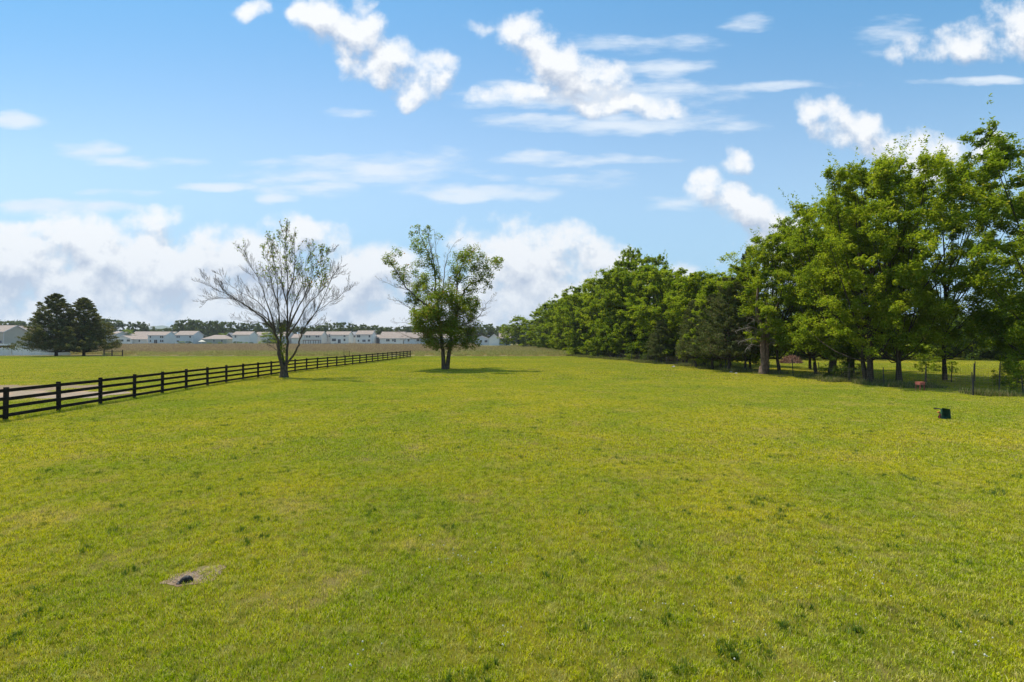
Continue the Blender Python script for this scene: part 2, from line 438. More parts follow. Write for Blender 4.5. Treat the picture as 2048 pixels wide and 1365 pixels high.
# ------------------------------------------------------------------ grass (stuff, instanced tiles)
HIDE = bpy.data.collections.new('grass_tiles')
def blade_tile(name, seed, size, n, hmin, hmax, wid, matl, lean=.7, clump=0, curve=.5):
    rg = np.random.default_rng(seed)
    if clump:
        cc_ = rg.uniform(-size/2, size/2, (clump, 2)); k = rg.integers(0, clump, n)
        p = cc_[k] + rg.normal(0, size*.045, (n, 2))
        m = rg.random(n) < (.45 if seed >= 70 else .60 if seed < 20 else .74); p[m] = rg.uniform(-size/2, size/2, (m.sum(), 2))
    else: p = rg.uniform(-size/2, size/2, (n, 2))
    h = rg.uniform(hmin, hmax, n)*rg.uniform(.7, 1.15, n)
    a = rg.uniform(0, 2*np.pi, n); b = rg.uniform(0, 2*np.pi, n)
    ln = h*rg.uniform(.15, 1, n)*lean
    w = wid*rg.uniform(.6, 1.3, n)/2
    sx, sy = np.cos(a)*w, np.sin(a)*w; dx_, dy_ = np.cos(b)*ln, np.sin(b)*ln
    z0 = np.full(n, -.005)
    P0 = np.stack([p[:,0]-sx, p[:,1]-sy, z0], -1); P1 = np.stack([p[:,0]+sx, p[:,1]+sy, z0], -1)
    mx_, my_ = p[:,0]+dx_*.35, p[:,1]+dy_*.35
    P2 = np.stack([mx_+sx*.85, my_+sy*.85, h*.6], -1); P3 = np.stack([mx_-sx*.85, my_-sy*.85, h*.6], -1)
    P4 = np.stack([p[:,0]+dx_, p[:,1]+dy_, h*(1-.35*curve*np.clip(ln/h, 0, 1))], -1)
    V = np.stack([P0, P1, P2, P3, P4], 1).reshape(-1, 3)
    i = np.arange(n)*5
    me = new_mesh(name, V, np.stack([i, i+1, i+2, i+3], -1), np.stack([i+3, i+2, i+4], -1))
    at = me.attributes.new('hgt', 'FLOAT', 'POINT'); hh = np.tile(np.array([0,0,.6,.6,1.0], np.float32), n); at.data.foreach_set('value', hh)
    me.materials.append(matl)
    o = bpy.data.objects.new(name, me)
    return o
def scatter(name, label, tiles, pts, rot, sc, cat='grass'):
    """one stuff object: points mesh + geometry nodes that instance the tiles"""
    col = bpy.data.collections.new(name+'_tiles')
    for i, t_ in enumerate(tiles):
        col.objects.link(t_)
    me = bpy.data.meshes.new(name); me.vertices.add(len(pts)); me.vertices.foreach_set('co', np.asarray(pts, np.float32).ravel())
    rg = np.random.default_rng(len(pts))
    a = me.attributes.new('rotz', 'FLOAT', 'POINT'); a.data.foreach_set('value', np.asarray(rot, np.float32))
    a = me.attributes.new('scl', 'FLOAT', 'POINT'); a.data.foreach_set('value', np.asarray(sc, np.float32))
    a = me.attributes.new('idx', 'INT', 'POINT'); a.data.foreach_set('value', rg.integers(0, len(tiles), len(pts)).astype(np.int32))
    me.update()
    o = bpy.data.objects.new(name, me); C.objects.link(o)
    g = bpy.data.node_groups.new(name+'_scatter', 'GeometryNodeTree')
    g.interface.new_socket('Geometry', in_out='INPUT', socket_type='NodeSocketGeometry')
    g.interface.new_socket('Geometry', in_out='OUTPUT', socket_type='NodeSocketGeometry')
    gi = g.nodes.new('NodeGroupInput'); go = g.nodes.new('NodeGroupOutput')
    ci = g.nodes.new('GeometryNodeCollectionInfo'); ci.inputs['Collection'].default_value = col
    ci.inputs['Separate Children'].default_value = True; ci.inputs['Reset Children'].default_value = True
    ip = g.nodes.new('GeometryNodeInstanceOnPoints'); ip.inputs['Pick Instance'].default_value = True
    def attr(nm, ty):
        n = g.nodes.new('GeometryNodeInputNamedAttribute'); n.data_type = ty; n.inputs['Name'].default_value = nm; return n.outputs[0]
    cx = g.nodes.new('ShaderNodeCombineXYZ'); g.links.new(attr('rotz', 'FLOAT'), cx.inputs[2])
    g.links.new(gi.outputs[0], ip.inputs['Points']); g.links.new(ci.outputs[0], ip.inputs['Instance'])
    g.links.new(attr('idx', 'INT'), ip.inputs['Instance Index']); g.links.new(cx.outputs[0], ip.inputs['Rotation'])
    g.links.new(attr('scl', 'FLOAT'), ip.inputs['Scale']); g.links.new(ip.outputs[0], go.inputs[0])
    md = o.modifiers.new('scatter', 'NODES'); md.node_group = g
    tag(o, label, cat, kind='stuff')
    return o
def inside_bare(x, y):
    m = np.zeros(len(x), bool)
    for lst, k in ((DIRT, .92), (GRAV, .98)):
        for n_, cx, cy, rx, ry, rot, sd in lst:
            if rx < 1: k = 1.12
            u = (x-cx)*math.cos(rot)+(y-cy)*math.sin(rot); v = -(x-cx)*math.sin(rot)+(y-cy)*math.cos(rot)
            m |= (u/(rx*k))**2+(v/(ry*k))**2 < 1
    return m
def grid_pts(y0, y1, step, seed, xmax=400, jit=.12, margin=4, fr=1.12):
    rg = np.random.default_rng(seed)
    ys = np.arange(y0, y1, step); P = []
    for y in ys:
        L = min(y*fr+margin, xmax); xs = np.arange(-L, L, step)
        P.append(np.stack([xs, np.full(len(xs), y)], -1))
    P = np.concatenate(P); P += rg.uniform(-jit*step, jit*step, P.shape)
    P = P[~inside_bare(P[:,0], P[:,1])]
    return P, rg
def sc_pts(P, rg, lo=.85, hi=1.15):
    return np.concatenate([P, gh(P[:,0], P[:,1])[:, None]], -1), rg.uniform(0, 6.283, len(P)), rg.uniform(lo, hi, len(P))
tiles = [blade_tile('near_tile', 10+i, .66, 1500, .025, .062, .0055, M_blade, .95, 14) for i in range(6)]
P, rg = grid_pts(2.6, 13.5, .5, 1, margin=3)
scatter('grass', 'short mown yellow green grass covering the lawn nearest the viewer', tiles, *sc_pts(P, rg))
tiles = [blade_tile('middle_tile', 30+i, 2.0, 4200, .03, .065, .011, M_blade, .95, 30) for i in range(5)]
P, rg = grid_pts(13.7, 42, 1.5, 2, margin=4)
scatter('grass', 'short mown grass over the middle of the lawn, either side of the black fence', tiles, *sc_pts(P, rg))
tiles = [blade_tile('far_tile', 50+i, 5.2, 6000, .035, .07, .024, M_blade, .9, 50) for i in range(5)]
P, rg = grid_pts(43, 105, 4, 3, margin=6)
scatter('grass', 'short mown grass on the far part of the lawn before the weedy field', tiles, *sc_pts(P, rg))
# darker coarse tufts
tiles = [blade_tile('tuft_tile', 70+i, .22, 110, .035, .085, .006, M_tuft, .8, 2) for i in range(4)]
rgt = np.random.default_rng(77)
yy = 3+ (rgt.random(1300)**1.4)*45; xx = rgt.uniform(-1, 1, 1300)*(yy*1.1+2)
xx, yy = xx[~inside_bare(xx, yy)], yy[~inside_bare(xx, yy)]
keep = (np.sin(xx*.7+1.3*np.sin(yy*.5))+np.sin(yy*.9+xx*.3)) > -.4
P = np.stack([xx[keep], yy[keep]], -1)
scatter('grass_tufts', 'coarse darker green tufts dotted through the lawn', tiles, *sc_pts(P, rgt, .5, 1.3))
# clover heads
def clover_tile(seed):
    rg = np.random.default_rng(seed); mb = MB()
    for i in range(9):
        x, y = rg.normal(0, .34, 2); z = rg.uniform(.045, .075); r = rg.uniform(.006, .010)
        mb.tube([(x, y, z-r), (x, y, z-r*.3), (x, y, z+r*.5), (x, y, z+r)], [r*.4, r, r*.9, r*.3], 6)
    me = mb.mesh('clover_tile'); me.materials.append(M_clover); return bpy.data.objects.new('clover_tile', me)
M_clover = flat('clover_white', (.50, .48, .38), .15, 20)
rgc = np.random.default_rng(5)
cp = np.array([gx(a, EYE*1000/(b-682.5)) for a, b in ()] or [0.0])
CL = [(930,1100),(960,1120),(905,1140),(1700,1130),(1750,1170),(1650,1200),(1250,1070),(700,1330),(1000,1290),(1950,1310),(1850,1040),(1500,1290),(1340,1240)]
P = np.array([[gx(a, EYE*1000/(b-682.5)), EYE*1000/(b-682.5)] for a, b in CL])
scatter('clover_flowers', 'small white clover heads scattered in the short grass', [clover_tile(1), clover_tile(2)], *sc_pts(P, rgc), cat='clover')
# weeds
tiles = [blade_tile('weed_tile', 90+i, 4.6, 2300, .45, 1.15, .05, M_weed, .35, 26, .3) for i in range(6)]
P, rg = grid_pts(109.5, 292, 4, 6, xmax=330, margin=10, fr=1.15)
def treeline_x(Z): return np.where(Z < 110, 31-0.2125*(Z-30), 14-(Z-110)*6/110)
keep = (P[:,0] < treeline_x(P[:,1])+3) & ~((P[:,0] < -106) & (P[:,1] < 150)) & ~((P[:,0] < -88) & (P[:,1] < 119)) & ~((P[:,0]>-20)&(P[:,1]>215))
P = P[keep]
pp, rr, ss = sc_pts(P, rg, .7, 1.15); ss = ss*(.75+.35*(np.sin(P[:,0]*.11+2*np.sin(P[:,1]*.06))*.5+.5)); ss = np.where(P[:,1] < 114, ss*.6, ss)
scatter('tall_weeds', 'tall straw coloured, green and reddish brown weeds filling the field behind the lawn', tiles, pp, rr, ss, cat='weeds')

# ------------------------------------------------------------------ trees
def leaf_quads(pos, size, rg, up=.5, asp=.55, nrm=None):
    n = len(pos)
    nn = rg.normal(0, 1, (n, 3)); nn /= np.linalg.norm(nn, axis=1)[:, None]
    nn[:, 2] = np.abs(nn[:, 2]) + up
    if nrm is not None: nn += nrm*.6
    nn /= np.linalg.norm(nn, axis=1)[:, None]
    t = rg.normal(0, 1, (n, 3)); t -= nn*(t*nn).sum(1)[:, None]; t /= np.linalg.norm(t, axis=1)[:, None]
    b = np.cross(nn, t); s = (size*rg.uniform(.6, 1.35, n))[:, None] if np.isscalar(size) else (size*rg.uniform(.6, 1.35, n))[:, None]
    A = pos-t*s*.5; B = pos+b*s*asp*.5+nn*s*.10-t*s*.05; Cc = pos+t*s*.5; D = pos-b*s*asp*.5+nn*s*.10-t*s*.05
    V = np.stack([A, B, Cc, D], 1).reshape(-1, 3); i = np.arange(n)*4
    return V, np.stack([i, i+1, i+2, i+3], -1)
def leaf_mesh(name, pos, size, rg, matl, up=.6, asp=.55, nrm=None):
    V, Q = leaf_quads(np.asarray(pos), size, rg, up, asp, nrm)
    me = new_mesh(name, V, Q); me.materials.append(matl); return me
def clump_points(c, r, n, rg, flat_=.7, nsub=7):
    """leaves of one clump: several smaller tufts on its shell"""
    d = rg.normal(0, 1, (nsub, 3)); d /= np.linalg.norm(d, axis=1)[:, None]
    sc = c + d*r*rg.uniform(.35, .85, (nsub, 1))*np.array([1, 1, flat_])
    k = rg.integers(0, nsub, n)
    e = rg.normal(0, 1, (n, 3)); e /= np.linalg.norm(e, axis=1)[:, None]
    rr = r*.42*rg.random(n)**.6
    return sc[k] + e*rr[:, None]*np.array([1, 1, flat_])
def bez(a, b, c, n):
    t = np.linspace(0, 1, n)[:, None]
    return (1-t)**2*a + 2*t*(1-t)*b + t*t*c
def broadleaf(seed, H, Rr, base, n_cl, n_leaf, lsize, matl, barkm, cr=.30, prof=(.42, .9), trunk_r=.24, stems=1, shoots=40, spread_top=.35, sides=6, branches=True, lf_up=.6, cflat=.7, brp=.3):
    """returns (trunk mesh, crown mesh) of a full-size tree standing at the origin"""
    rg = np.random.default_rng(seed); pts = []; mb = MB()
    ph = rg.uniform(0, 6.28, 4)
    tops = []
    for s in range(stems):
        a = rg.uniform(0, 6.28); off = (0 if stems == 1 else .24)
        x0, y0 = off*math.cos(a+s*2.1), off*math.sin(a+s*2.1)
        lx, ly = rg.uniform(-.08, .08, 2)*H*.6 + np.array([x0, y0])*2
        n = 9; tt = np.linspace(0, 1, n)
        wob = np.cumsum(rg.normal(0, .10, (n, 2)), 0)*.8; wob[0] = 0
        P_ = [(x0+lx*t**1.3+w[0], y0+ly*t**1.3+w[1], t*H*.86-.1) for t, w in zip(tt, wob)]
        rad = [trunk_r*(1.35 if i == 0 else 1)*(1-t*.88)/math.sqrt(stems)*(1.15 if stems > 1 else 1) for i, t in enumerate(tt)]
        mb.tube(P_, rad, 9, False); tops.append(np.array(P_))
    mb.tube([(0,0,-.12),(0,0,.04),(0,0,.22)], [trunk_r*1.7, trunk_r*1.35, trunk_r*.9], 9, False)
    for i in range(n_cl):
        t = rg.random()**.95; z = base + (H-base)*t
        a = rg.uniform(0, 6.28)
        pr_ = math.sin(math.pi*(t*.70+.18))**.6
        lob = 1+.22*math.sin(2*a+ph[0]+z*.35)+.16*math.sin(3*a+ph[1]-z*.6)
        r = Rr*pr_*lob*(rg.random()**.42)*.92
        c = np.array([r*math.cos(a), r*math.sin(a), min(z, H-Rr*cr*.35)])
        if rg.random() < .12: c = c*np.array([1.18, 1.18, 1.0])+np.array([0, 0, rg.uniform(-.3, .5)])
        R_ = Rr*cr*rg.uniform(.65, 1.2)*(1-.25*t)
        pts.append(clump_points(c, R_, n_leaf//n_cl, rg, cflat))
        if branches and rg.random() < brp:
            tr = tops[i % stems]; zi = base*.75 + (c[2]-base)*rg.uniform(.25, .6)
            k = int(np.clip(zi/(H*.86)*8, 1, 7)); A = tr[k]
            mid = (A+c)/2 + np.array([0, 0, -.22*np.linalg.norm(c-A)]) + rg.normal(0, .4, 3)
            Lb = np.linalg.norm(c-A); r0 = min(trunk_r*.4, .015+.009*Lb)
            mb.tube([tuple(q) for q in bez(A, mid, c, 5)], np.linspace(r0, r0*.2, 5), 5, False)
    P_ = np.concatenate(pts)
    # free shoots that break the outline
    cen = np.array([0, 0, base+(H-base)*.45]); sh = []
    for i in range(shoots):
        p0 = P_[rg.integers(len(P_))]; d = (p0-cen); d /= np.linalg.norm(d)+1e-6
        if rg.random() < .5 and p0[2] < H*.6: continue
        d = d + rg.normal(0, .35, 3) + np.array([0, 0, .35]); d /= np.linalg.norm(d)
        L = Rr*rg.uniform(.12, .40); m = max(6, int(L/lsize*2.6)); tt = rg.random(m)
        q = p0 + d*L*tt[:, None] + rg.normal(0, lsize*.55, (m, 3))*(1.1-tt[:, None]*.6)
        sh.append(q)
    if sh: P_ = np.concatenate([P_]+sh)
    P_ = P_[P_[:, 2] > .05]
    return mb.mesh('trunk', True), leaf_mesh('crown', P_, lsize, rg, matl, lf_up), barkm
def cedar(seed, H, Rr, base, n_cl, n_leaf, lsize, matl, barkm, peak=.9, trunk_r=.3):
    rg = np.random.default_rng(seed); mb = MB(); pts = []
    mb.tube([(0,0,-.1),(0,0,base*.5),(rg.uniform(-.2,.2),rg.uniform(-.2,.2),H*.5),(0,0,H*.93)], [trunk_r*1.25, trunk_r, trunk_r*.55, .03], 9, False)
    ph = rg.uniform(0, 6.28, 3)
    for i in range(n_cl):
        t = rg.random()**1.25; a = rg.uniform(0, 6.28)
        env = Rr*(1-t)**peak*(1+.22*math.sin(3*a+ph[0]+t*7)+.15*math.sin(5*a+ph[1]+t*23)) + .25
        r = env*rg.random()**.33
        z = base+(H-base)*t; c = np.array([r*math.cos(a), r*math.sin(a), z + r*.10])
        out = np.array([math.cos(a), math.sin(a), .28]); L = .55+Rr*.20*(1-t)*rg.uniform(.6, 1.3)
        m = n_leaf//n_cl; tt = rg.random(m)**.8
        w = (1-tt*.75)[:, None]
        q = c + out*L*(tt[:, None]-.35) + rg.normal(0, 1, (m, 3))*np.array([.34, .34, .22])*L*.8*w
        pts.append(q)
        if i % 3 == 0:
            A = np.array([0, 0, max(base*.8, z-r*.25)]); mb.tube([tuple(A), tuple((A+c)/2-np.array([0,0,.05*r])), tuple(c)], [.05*(1-t)+.015, .03*(1-t)+.01, .008], 4, False)
    P_ = np.concatenate(pts); P_ = P_[P_[:, 2] > .15]
    return mb.mesh('trunk', True), leaf_mesh('crown', P_, lsize, rg, matl, .3, .42), barkm
def place(kind, var, x, y, sx, sz, rz, label, group, cat='tree', sy=None):
    tm, cm, bm_ = var
    o = empty(kind, (x, y, G(x, y)-.03), rz); o.scale = (sx, sy or sx, sz)
    if len(tm.materials) == 0: tm.materials.append(bm_)
    obj('trunk', tm, bm_, o); obj('crown', cm, None, o)
    tag(o, label, cat, group); return o

# --- variants, 10 m reference height scaled later
NEAR = [broadleaf(100+i, 17, 5.6, 2.8, 150, 66000, .20, (M_leafA, M_leafB)[i % 2], M_barkD, .25, stems=(1, 3, 2)[i % 3], trunk_r=(.17, .30, .24)[i % 3], shoots=260, brp=.2) for i in range(5)]
MID = [broadleaf(200+i, 15, 4.6, 1.5, 120, 30000, .27, (M_leafA, M_leafB, M_leafB)[i % 3], M_barkD, .27, trunk_r=.2, shoots=70) for i in range(6)]
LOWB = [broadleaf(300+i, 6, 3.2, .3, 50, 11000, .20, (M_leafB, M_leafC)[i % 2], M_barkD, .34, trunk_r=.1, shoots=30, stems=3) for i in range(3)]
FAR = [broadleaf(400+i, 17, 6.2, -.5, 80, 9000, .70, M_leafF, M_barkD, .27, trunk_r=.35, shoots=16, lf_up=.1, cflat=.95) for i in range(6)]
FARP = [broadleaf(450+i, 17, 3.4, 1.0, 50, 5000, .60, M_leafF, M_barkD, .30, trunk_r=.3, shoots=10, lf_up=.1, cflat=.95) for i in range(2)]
CED = [cedar(500+i, 13, 5.6, 1.0, 760, 90000, .25, M_cedar, M_barkD, (.70, .74)[i]) for i in range(2)]
CEDB = [cedar(520+i, 11, 3.6, 1.8, 380, 40000, .20, M_cedarB, M_barkD, .6, .2) for i in range(2)]

# pair of dark cedars on the left
Zc = 109
place('cedar_tree', CED[0], gx(121, Zc), Zc-1, 1.0, 1.03, .5, 'taller broad dark cedar in front of the white vinyl fence', 'pair of dark cedars', sy=.9)
place('cedar_tree', CED[1], gx(160, Zc), Zc+1, .92, .975, 1.7, 'dark cedar joined to the right side of the taller cedar by the rail fence', 'pair of dark cedars')

# lone pair at the far end of the field
place('broadleaf_tree', MID[1], gx(1037, 214), 214, 1.22, .88, .4, 'rounded green tree standing apart at the left end of the treeline', None)
place('broadleaf_tree', MID[4], gx(1012, 245), 245, .95, .72, .9, 'smaller greyer tree behind and left of the rounded tree at the field end', None)

# treeline along the right edge: (px, Z, top_y, half width px, variant set, variant, label)
TL = [
 (1062,205,640,24,MID,0,'small rounded tree at the far tip of the treeline beside the weedy field'),
 (1082,180,622,24,MID,2,'mid green tree near the far tip of the treeline, second to rise from the field'),
 (1094,160,607,26,MID,5,'dark topped tree rising where the far treeline first steps up'),
 (1116,142,600,27,MID,1,'broad mid green tree with foliage down to the weeds, far part of the treeline'),
 (1136,128,588,30,MID,3,'light green tree at the corner where weeds, lawn and treeline meet'),
 (1165,114,568,36,MID,4,'tree with pale sunlit top just right of the weed field corner'),
 (1196,104,556,38,MID,0,'bushy tree whose crown slopes up toward the spindly tall tops'),
 (1226,96,538,40,MID,2,'deep green tree directly left of the tallest feathery treetop'),
 (1262,90,520,42,MID,5,'bright green tree beneath the tallest feathery treetop'),
 (1300,84,530,46,MID,1,'wide bright green tree in the middle of the long treeline'),
 (1335,77,538,46,MID,3,'leafy tree right of the second feathery top with branches low over the fence'),
 (1372,71,556,40,MID,4,'lower bright tree between the wide middle tree and the olive cedars'),
 (1408,66,545,50,MID,0,'rounded light green tree whose crown stands just left of the dark olive cedar'),
 ]
for i, (px, Z, ty, hw, S, v, lab) in enumerate(TL):
    x = gx(px, Z); Hh = (682.5-ty)*Z/1000+EYE-G(x, Z)
    place('broadleaf_tree', S[v], x, Z, hw*Z/1000/3.5, Hh/15.2, i*1.9, lab, 'trees in the long treeline')
# feathery tall tops behind
for i, (px, Z, ty, lab) in enumerate([(1264,99,500,'tall thin feathery tree poking above the middle of the treeline'), (1312,97,514,'slightly shorter thin feathery tree poking up right of the tallest one')]):
    x = gx(px, Z); Hh = (682.5-ty)*Z/1000+EYE
    place('broadleaf_tree', MID[(i*3+2) % 6], x, Z, .8, Hh/15, .3+i*2, lab, 'feathery tops above the treeline')
# second row that closes the gaps
rg2 = random.Random(4)
for i in range(20):
    Z = 66+i*7.0; x = float(treeline_x(Z))+rg2.uniform(4.5, 8.5)
    ty_ = float(np.interp(1024+1000*x/Z, [1060,1130,1200,1262,1340,1430,1500], [642,602,568,545,560,562,565]))
    Hh = (682.5-ty_)*Z/1000+EYE
    place('broadleaf_tree', MID[i % 6], x, Z, 1.0, Hh/15.2, i*1.3, 'tree in the hidden second row behind the treeline front', 'second row of the treeline')
# olive cedars among the trunks
for i, (px, Z, ty, hw, lab) in enumerate([(1392,62,600,34,'greyish olive cedar low in front of the rounded light green tree'), (1458,53.5,556,44,'tall dark olive cedar left of the bare forked trunk'), (1425,57.5,590,36,'thin olive cedar crowded against the left of the tall dark olive cedar'), (1322,72,640,24,'small grey green cedar low under the middle of the treeline'), (1500,56,497,34,'dark pointed cedar top showing left of the pale yellow green tree')]):
    x = gx(px, Z); Hh = (682.5-ty)*Z/1000+EYE
    place('cedar_tree', CEDB[i % 2], x, Z, hw*Z/1000/3.3, Hh/11, i*2.2, lab, 'cedars inside the treeline')
# big near trees on the right
NT = [
 (1560,50,462,82,0,'yellow green tree with a rounded crown above the bare forked reddish trunk'),
 (1632,49,425,80,3,'green tree between the forked trunk and the leafy shrub, crown joining the biggest trees'),
 (1660,44,392,86,1,'large tree whose left side hangs over the dark shrub by the wire fence'),
 (1740,38,318,104,4,'tall three stemmed tree at the edge of the lawn, its trunks clustered together'),
 (1803,37.5,312,104,2,'tall tree with a single leaning trunk right of the three clustered trunks'),
 (1890,41,330,100,0,'full tree behind the faded red stool and the leaning fence posts'),
 (2085,33,225,135,3,'tree at the right edge with leafy limbs reaching in over the wire fence'),
 ]
for i, (px, Z, ty, hw, v, lab) in enumerate(NT):
    x = gx(px, Z); Hh = (682.5-ty)*Z/1000+EYE
    place('broadleaf_tree', NEAR[v], x, Z, hw*Z/1000/4.7, Hh/17.3, 1.1+i*2.3, lab, 'large trees by the wire fence')
for i, (px, Z, ty, hw) in enumerate([(1700,50,420,84), (1620,58,470,70), (2130,45,300,110)]):
    x = gx(px, Z); Hh = (682.5-ty)*Z/1000+EYE
    place('broadleaf_tree', NEAR[(i*2+1) % 5], x, Z, hw*Z/1000/5.2, Hh/17.3, 4+i*1.7, ['large tree half hidden behind the tall tree with three clustered trunks', 'large tree half hidden between the forked trunk and the dark shrub', 'large tree mostly outside the frame behind the right edge tree'][i], 'trees behind the big fence trees')

# trunks and dead limbs of the forked cedar (px ~1525)
def wpath(pts, Z, dzs=None, jit=0, rg=None):
    out = []
    for i, (a, b) in enumerate(pts):
        d = 0 if dzs is None else dzs*(i/(len(pts)-1))
        out.append(px2(a, b, Z, d))
    return out
def smooth_path(P_, n=4):
    """catmull-rom through the points"""
    P_ = [Vector(p) for p in P_]; Q = [P_[0]*2-P_[1]] + P_ + [P_[-1]*2-P_[-2]]; out = []
    for i in range(1, len(Q)-2):
        for k in range(n):
            t = k/n; a, b, c, d = Q[i-1], Q[i], Q[i+1], Q[i+2]
            out.append(.5*((2*b)+(c-a)*t+(2*a-5*b+4*c-d)*t*t+(3*b-3*c+d-a)*t**3))
    out.append(P_[-1]); return out
class Twigs:
    """side twigs grown recursively from a limb"""
    def __init__(s, rnd, mb): s.r = rnd; s.mb = mb; s.tips = []; s.pts = []
    def grow(s, path, r0, r1, level, n, Lf, up=.35, ang=.75, start=.2, sides=4, minr=.006, jitter=.16):
        m = len(path)
        for k in range(n):
            t = start+(1-start)*((k+s.r.random())/n); f = t*(m-1); i = min(int(f), m-2)
            p = path[i].lerp(path[i+1], f-i); tan = (path[i+1]-path[i]).normalized()
            side = Vector((s.r.gauss(0,1), s.r.gauss(0,1), s.r.gauss(0,1))); side -= tan*side.dot(tan)
            if side.length < .01: continue
            side.normalize(); d = (tan*math.cos(ang)+side*math.sin(ang)).normalized()
            L = Lf*(1-.55*t)*s.r.uniform(.6, 1.25)
            ns = 5 if level > 0 else 3; q = [p]
            for j in range(ns):
                d = (d + Vector((s.r.gauss(0,jitter), s.r.gauss(0,jitter), s.r.gauss(0,jitter)+up*.32))).normalized()
                q.append(q[-1]+d*L/ns)
            rr = max(minr, (r0+(r1-r0)*t)*.55); s.mb.tube([tuple(v) for v in q], np.linspace(rr, max(minr*.8, rr*.3), len(q)), sides if level > 0 else 3, False)
            if level > 0: s.grow(q, rr, rr*.3, level-1, max(3, int(n*.34)), L*.5, up, ang, .2, sides, minr, jitter)
            else: s.tips += q[1:]

# ---------------- bare maple by the fence
T1 = empty('bare_tree', (gx(568, 44.5), 44.5, 0)); T1.scale = (.93, .93, .955); tag(T1, 'mostly bare vase shaped tree with sparse leaves beside the black fence', 'tree')
Z1 = 44.5
def z1(a, b): return (380+a/3.79, 420+b/3.79)
rnd = random.Random(11); mb = MB()
L1 = [ # zoom-coordinates polyline, depth drift, start radius, end radius, twigs, len
 ([(705,1280),(700,1200),(672,1080),(655,960),(610,870),(500,770),(380,690),(250,610),(130,560),(60,515)], -2.5, .25, .016, 20, 2.6),
 ([(655,960),(600,840),(560,730),(450,640),(300,560),(170,440)], 2.5, .10, .014, 16, 2.3),
 ([(640,900),(610,780),(560,640),(500,480),(430,360),(380,250)], -3.5, .10, .014, 16, 2.2),
 ([(650,900),(570,800),(440,720),(300,650),(160,640),(50,662)], -1.0, .09, .012, 16, 2.0),
 ([(715,1280),(712,1180),(690,1050),(680,900),(668,720),(655,520),(625,330),(600,180)], 1.5, .22, .016, 20, 2.2),
 ([(672,700),(620,560),(590,400),(550,230)], 3.0, .08, .014, 14, 1.8),
 ([(720,1280),(735,1120),(738,950),(740,760),(745,560),(735,360),(720,200),(740,95)], .5, .20, .014, 22, 2.2),
 ([(740,700),(700,540),(690,380),(680,210)], -2.5, .08, .014, 14, 1.8),
 ([(742,620),(790,470),(800,300),(790,170)], 2.5, .08, .014, 14, 1.8),
 ([(745,900),(790,790),(860,660),(930,520),(1000,400),(1065,285)], -1.5, .13, .014, 20, 2.2),
 ([(750,860),(780,720),(850,560),(880,400),(930,250)], 3.0, .10, .014, 16, 2.0),
 ([(738,950),(830,820),(900,700),(1000,600),(1090,480),(1150,440)], 3.5, .11, .013, 18, 2.1),
 ([(728,1170),(800,1080),(835,990),(870,890),(950,780),(1060,690),(1150,640),(1240,550)], -2.5, .13, .014, 20, 2.3),
 ([(900,850),(980,740),(1050,600),(1110,470),(1170,400)], 1.0, .07, .013, 14, 2.0),
 ([(655,1055),(620,1030),(590,1005)], 1.0, .05, .02, 4, .8),
 ([(600,860),(500,830),(390,830),(300,790)], 2.0, .04, .012, 10, 1.4),
 ([(860,900),(930,860),(1010,850),(1060,830)], -2.0, .03, .010, 9, 1.3),
]
tw = Twigs(rnd, mb)
base1 = T1.location
for pts_, dz_, ra, rb, nt, Lt in L1:
    P_ = smooth_path([px2(*z1(a, b), Z1, dz_*(i/(len(pts_)-1))**1.2)-base1 for i, (a, b) in enumerate(pts_)], 4)
    P_ = [p+Vector((rnd.gauss(0,.03), rnd.gauss(0,.05), rnd.gauss(0,.03))) if 0 < i < len(P_)-1 and i > 6 else p for i, p in enumerate(P_)]
    t_ = np.linspace(0, 1, len(P_)); mb.tube([tuple(p) for p in P_], rb*.8+(ra*.88-rb*.8)*(1-t_)**1.7, 8, False)
    tw.grow(P_, ra*.22, rb*.7, 2, int(nt*1.4), Lt*1.2, up=.36, ang=.52, start=.26 if len(pts_) > 5 else .15, minr=.0075, jitter=.09)
mb.tube([(0, 0, -.15), (.01, 0, .1), (0, 0, .5), (0.03, 0, 1.2)], [.52, .42, .36, .26], 12, False)
mb.build('trunk', M_bark, T1, True)
lp = []
for q in tw.tips:
    w = q+base1; a = (w.x/w.y*1000+1024-380)*3.79; b = (682.5-(w.z-EYE)/w.y*1000-420)*3.79
    pr_ = 0
    if b < 560 and a > 480: pr_ = .42
    if b < 330 and a > 420: pr_ = .6
    if 820 < a < 1080 and b < 560: pr_ = .75
    if 760 < a < 840 and 600 < b < 720: pr_ = .9
    if a > 1090 or (a < 480 and b > 300): pr_ = 0
    if a < 480 and b < 330: pr_ = .25
    if rnd.random() < pr_*.17:
        for k in range(rnd.choice((1, 2, 3))): lp.append(np.array(q)+np.array([rnd.gauss(0,.10) for _ in range(3)]))
for i in range(340):      # ivy-like leaves on the inner stems
    b = rnd.uniform(850, 1150); a = rnd.choice((690, 700, 715))+rnd.gauss(0, 12); lp.append(np.array(px2(*z1(a, b), Z1, rnd.uniform(-.3, .3))-base1))
obj('leaves', leaf_mesh('leaves', np.array(lp), .16, np.random.default_rng(3), M_leafT, .2, .8), None, T1)

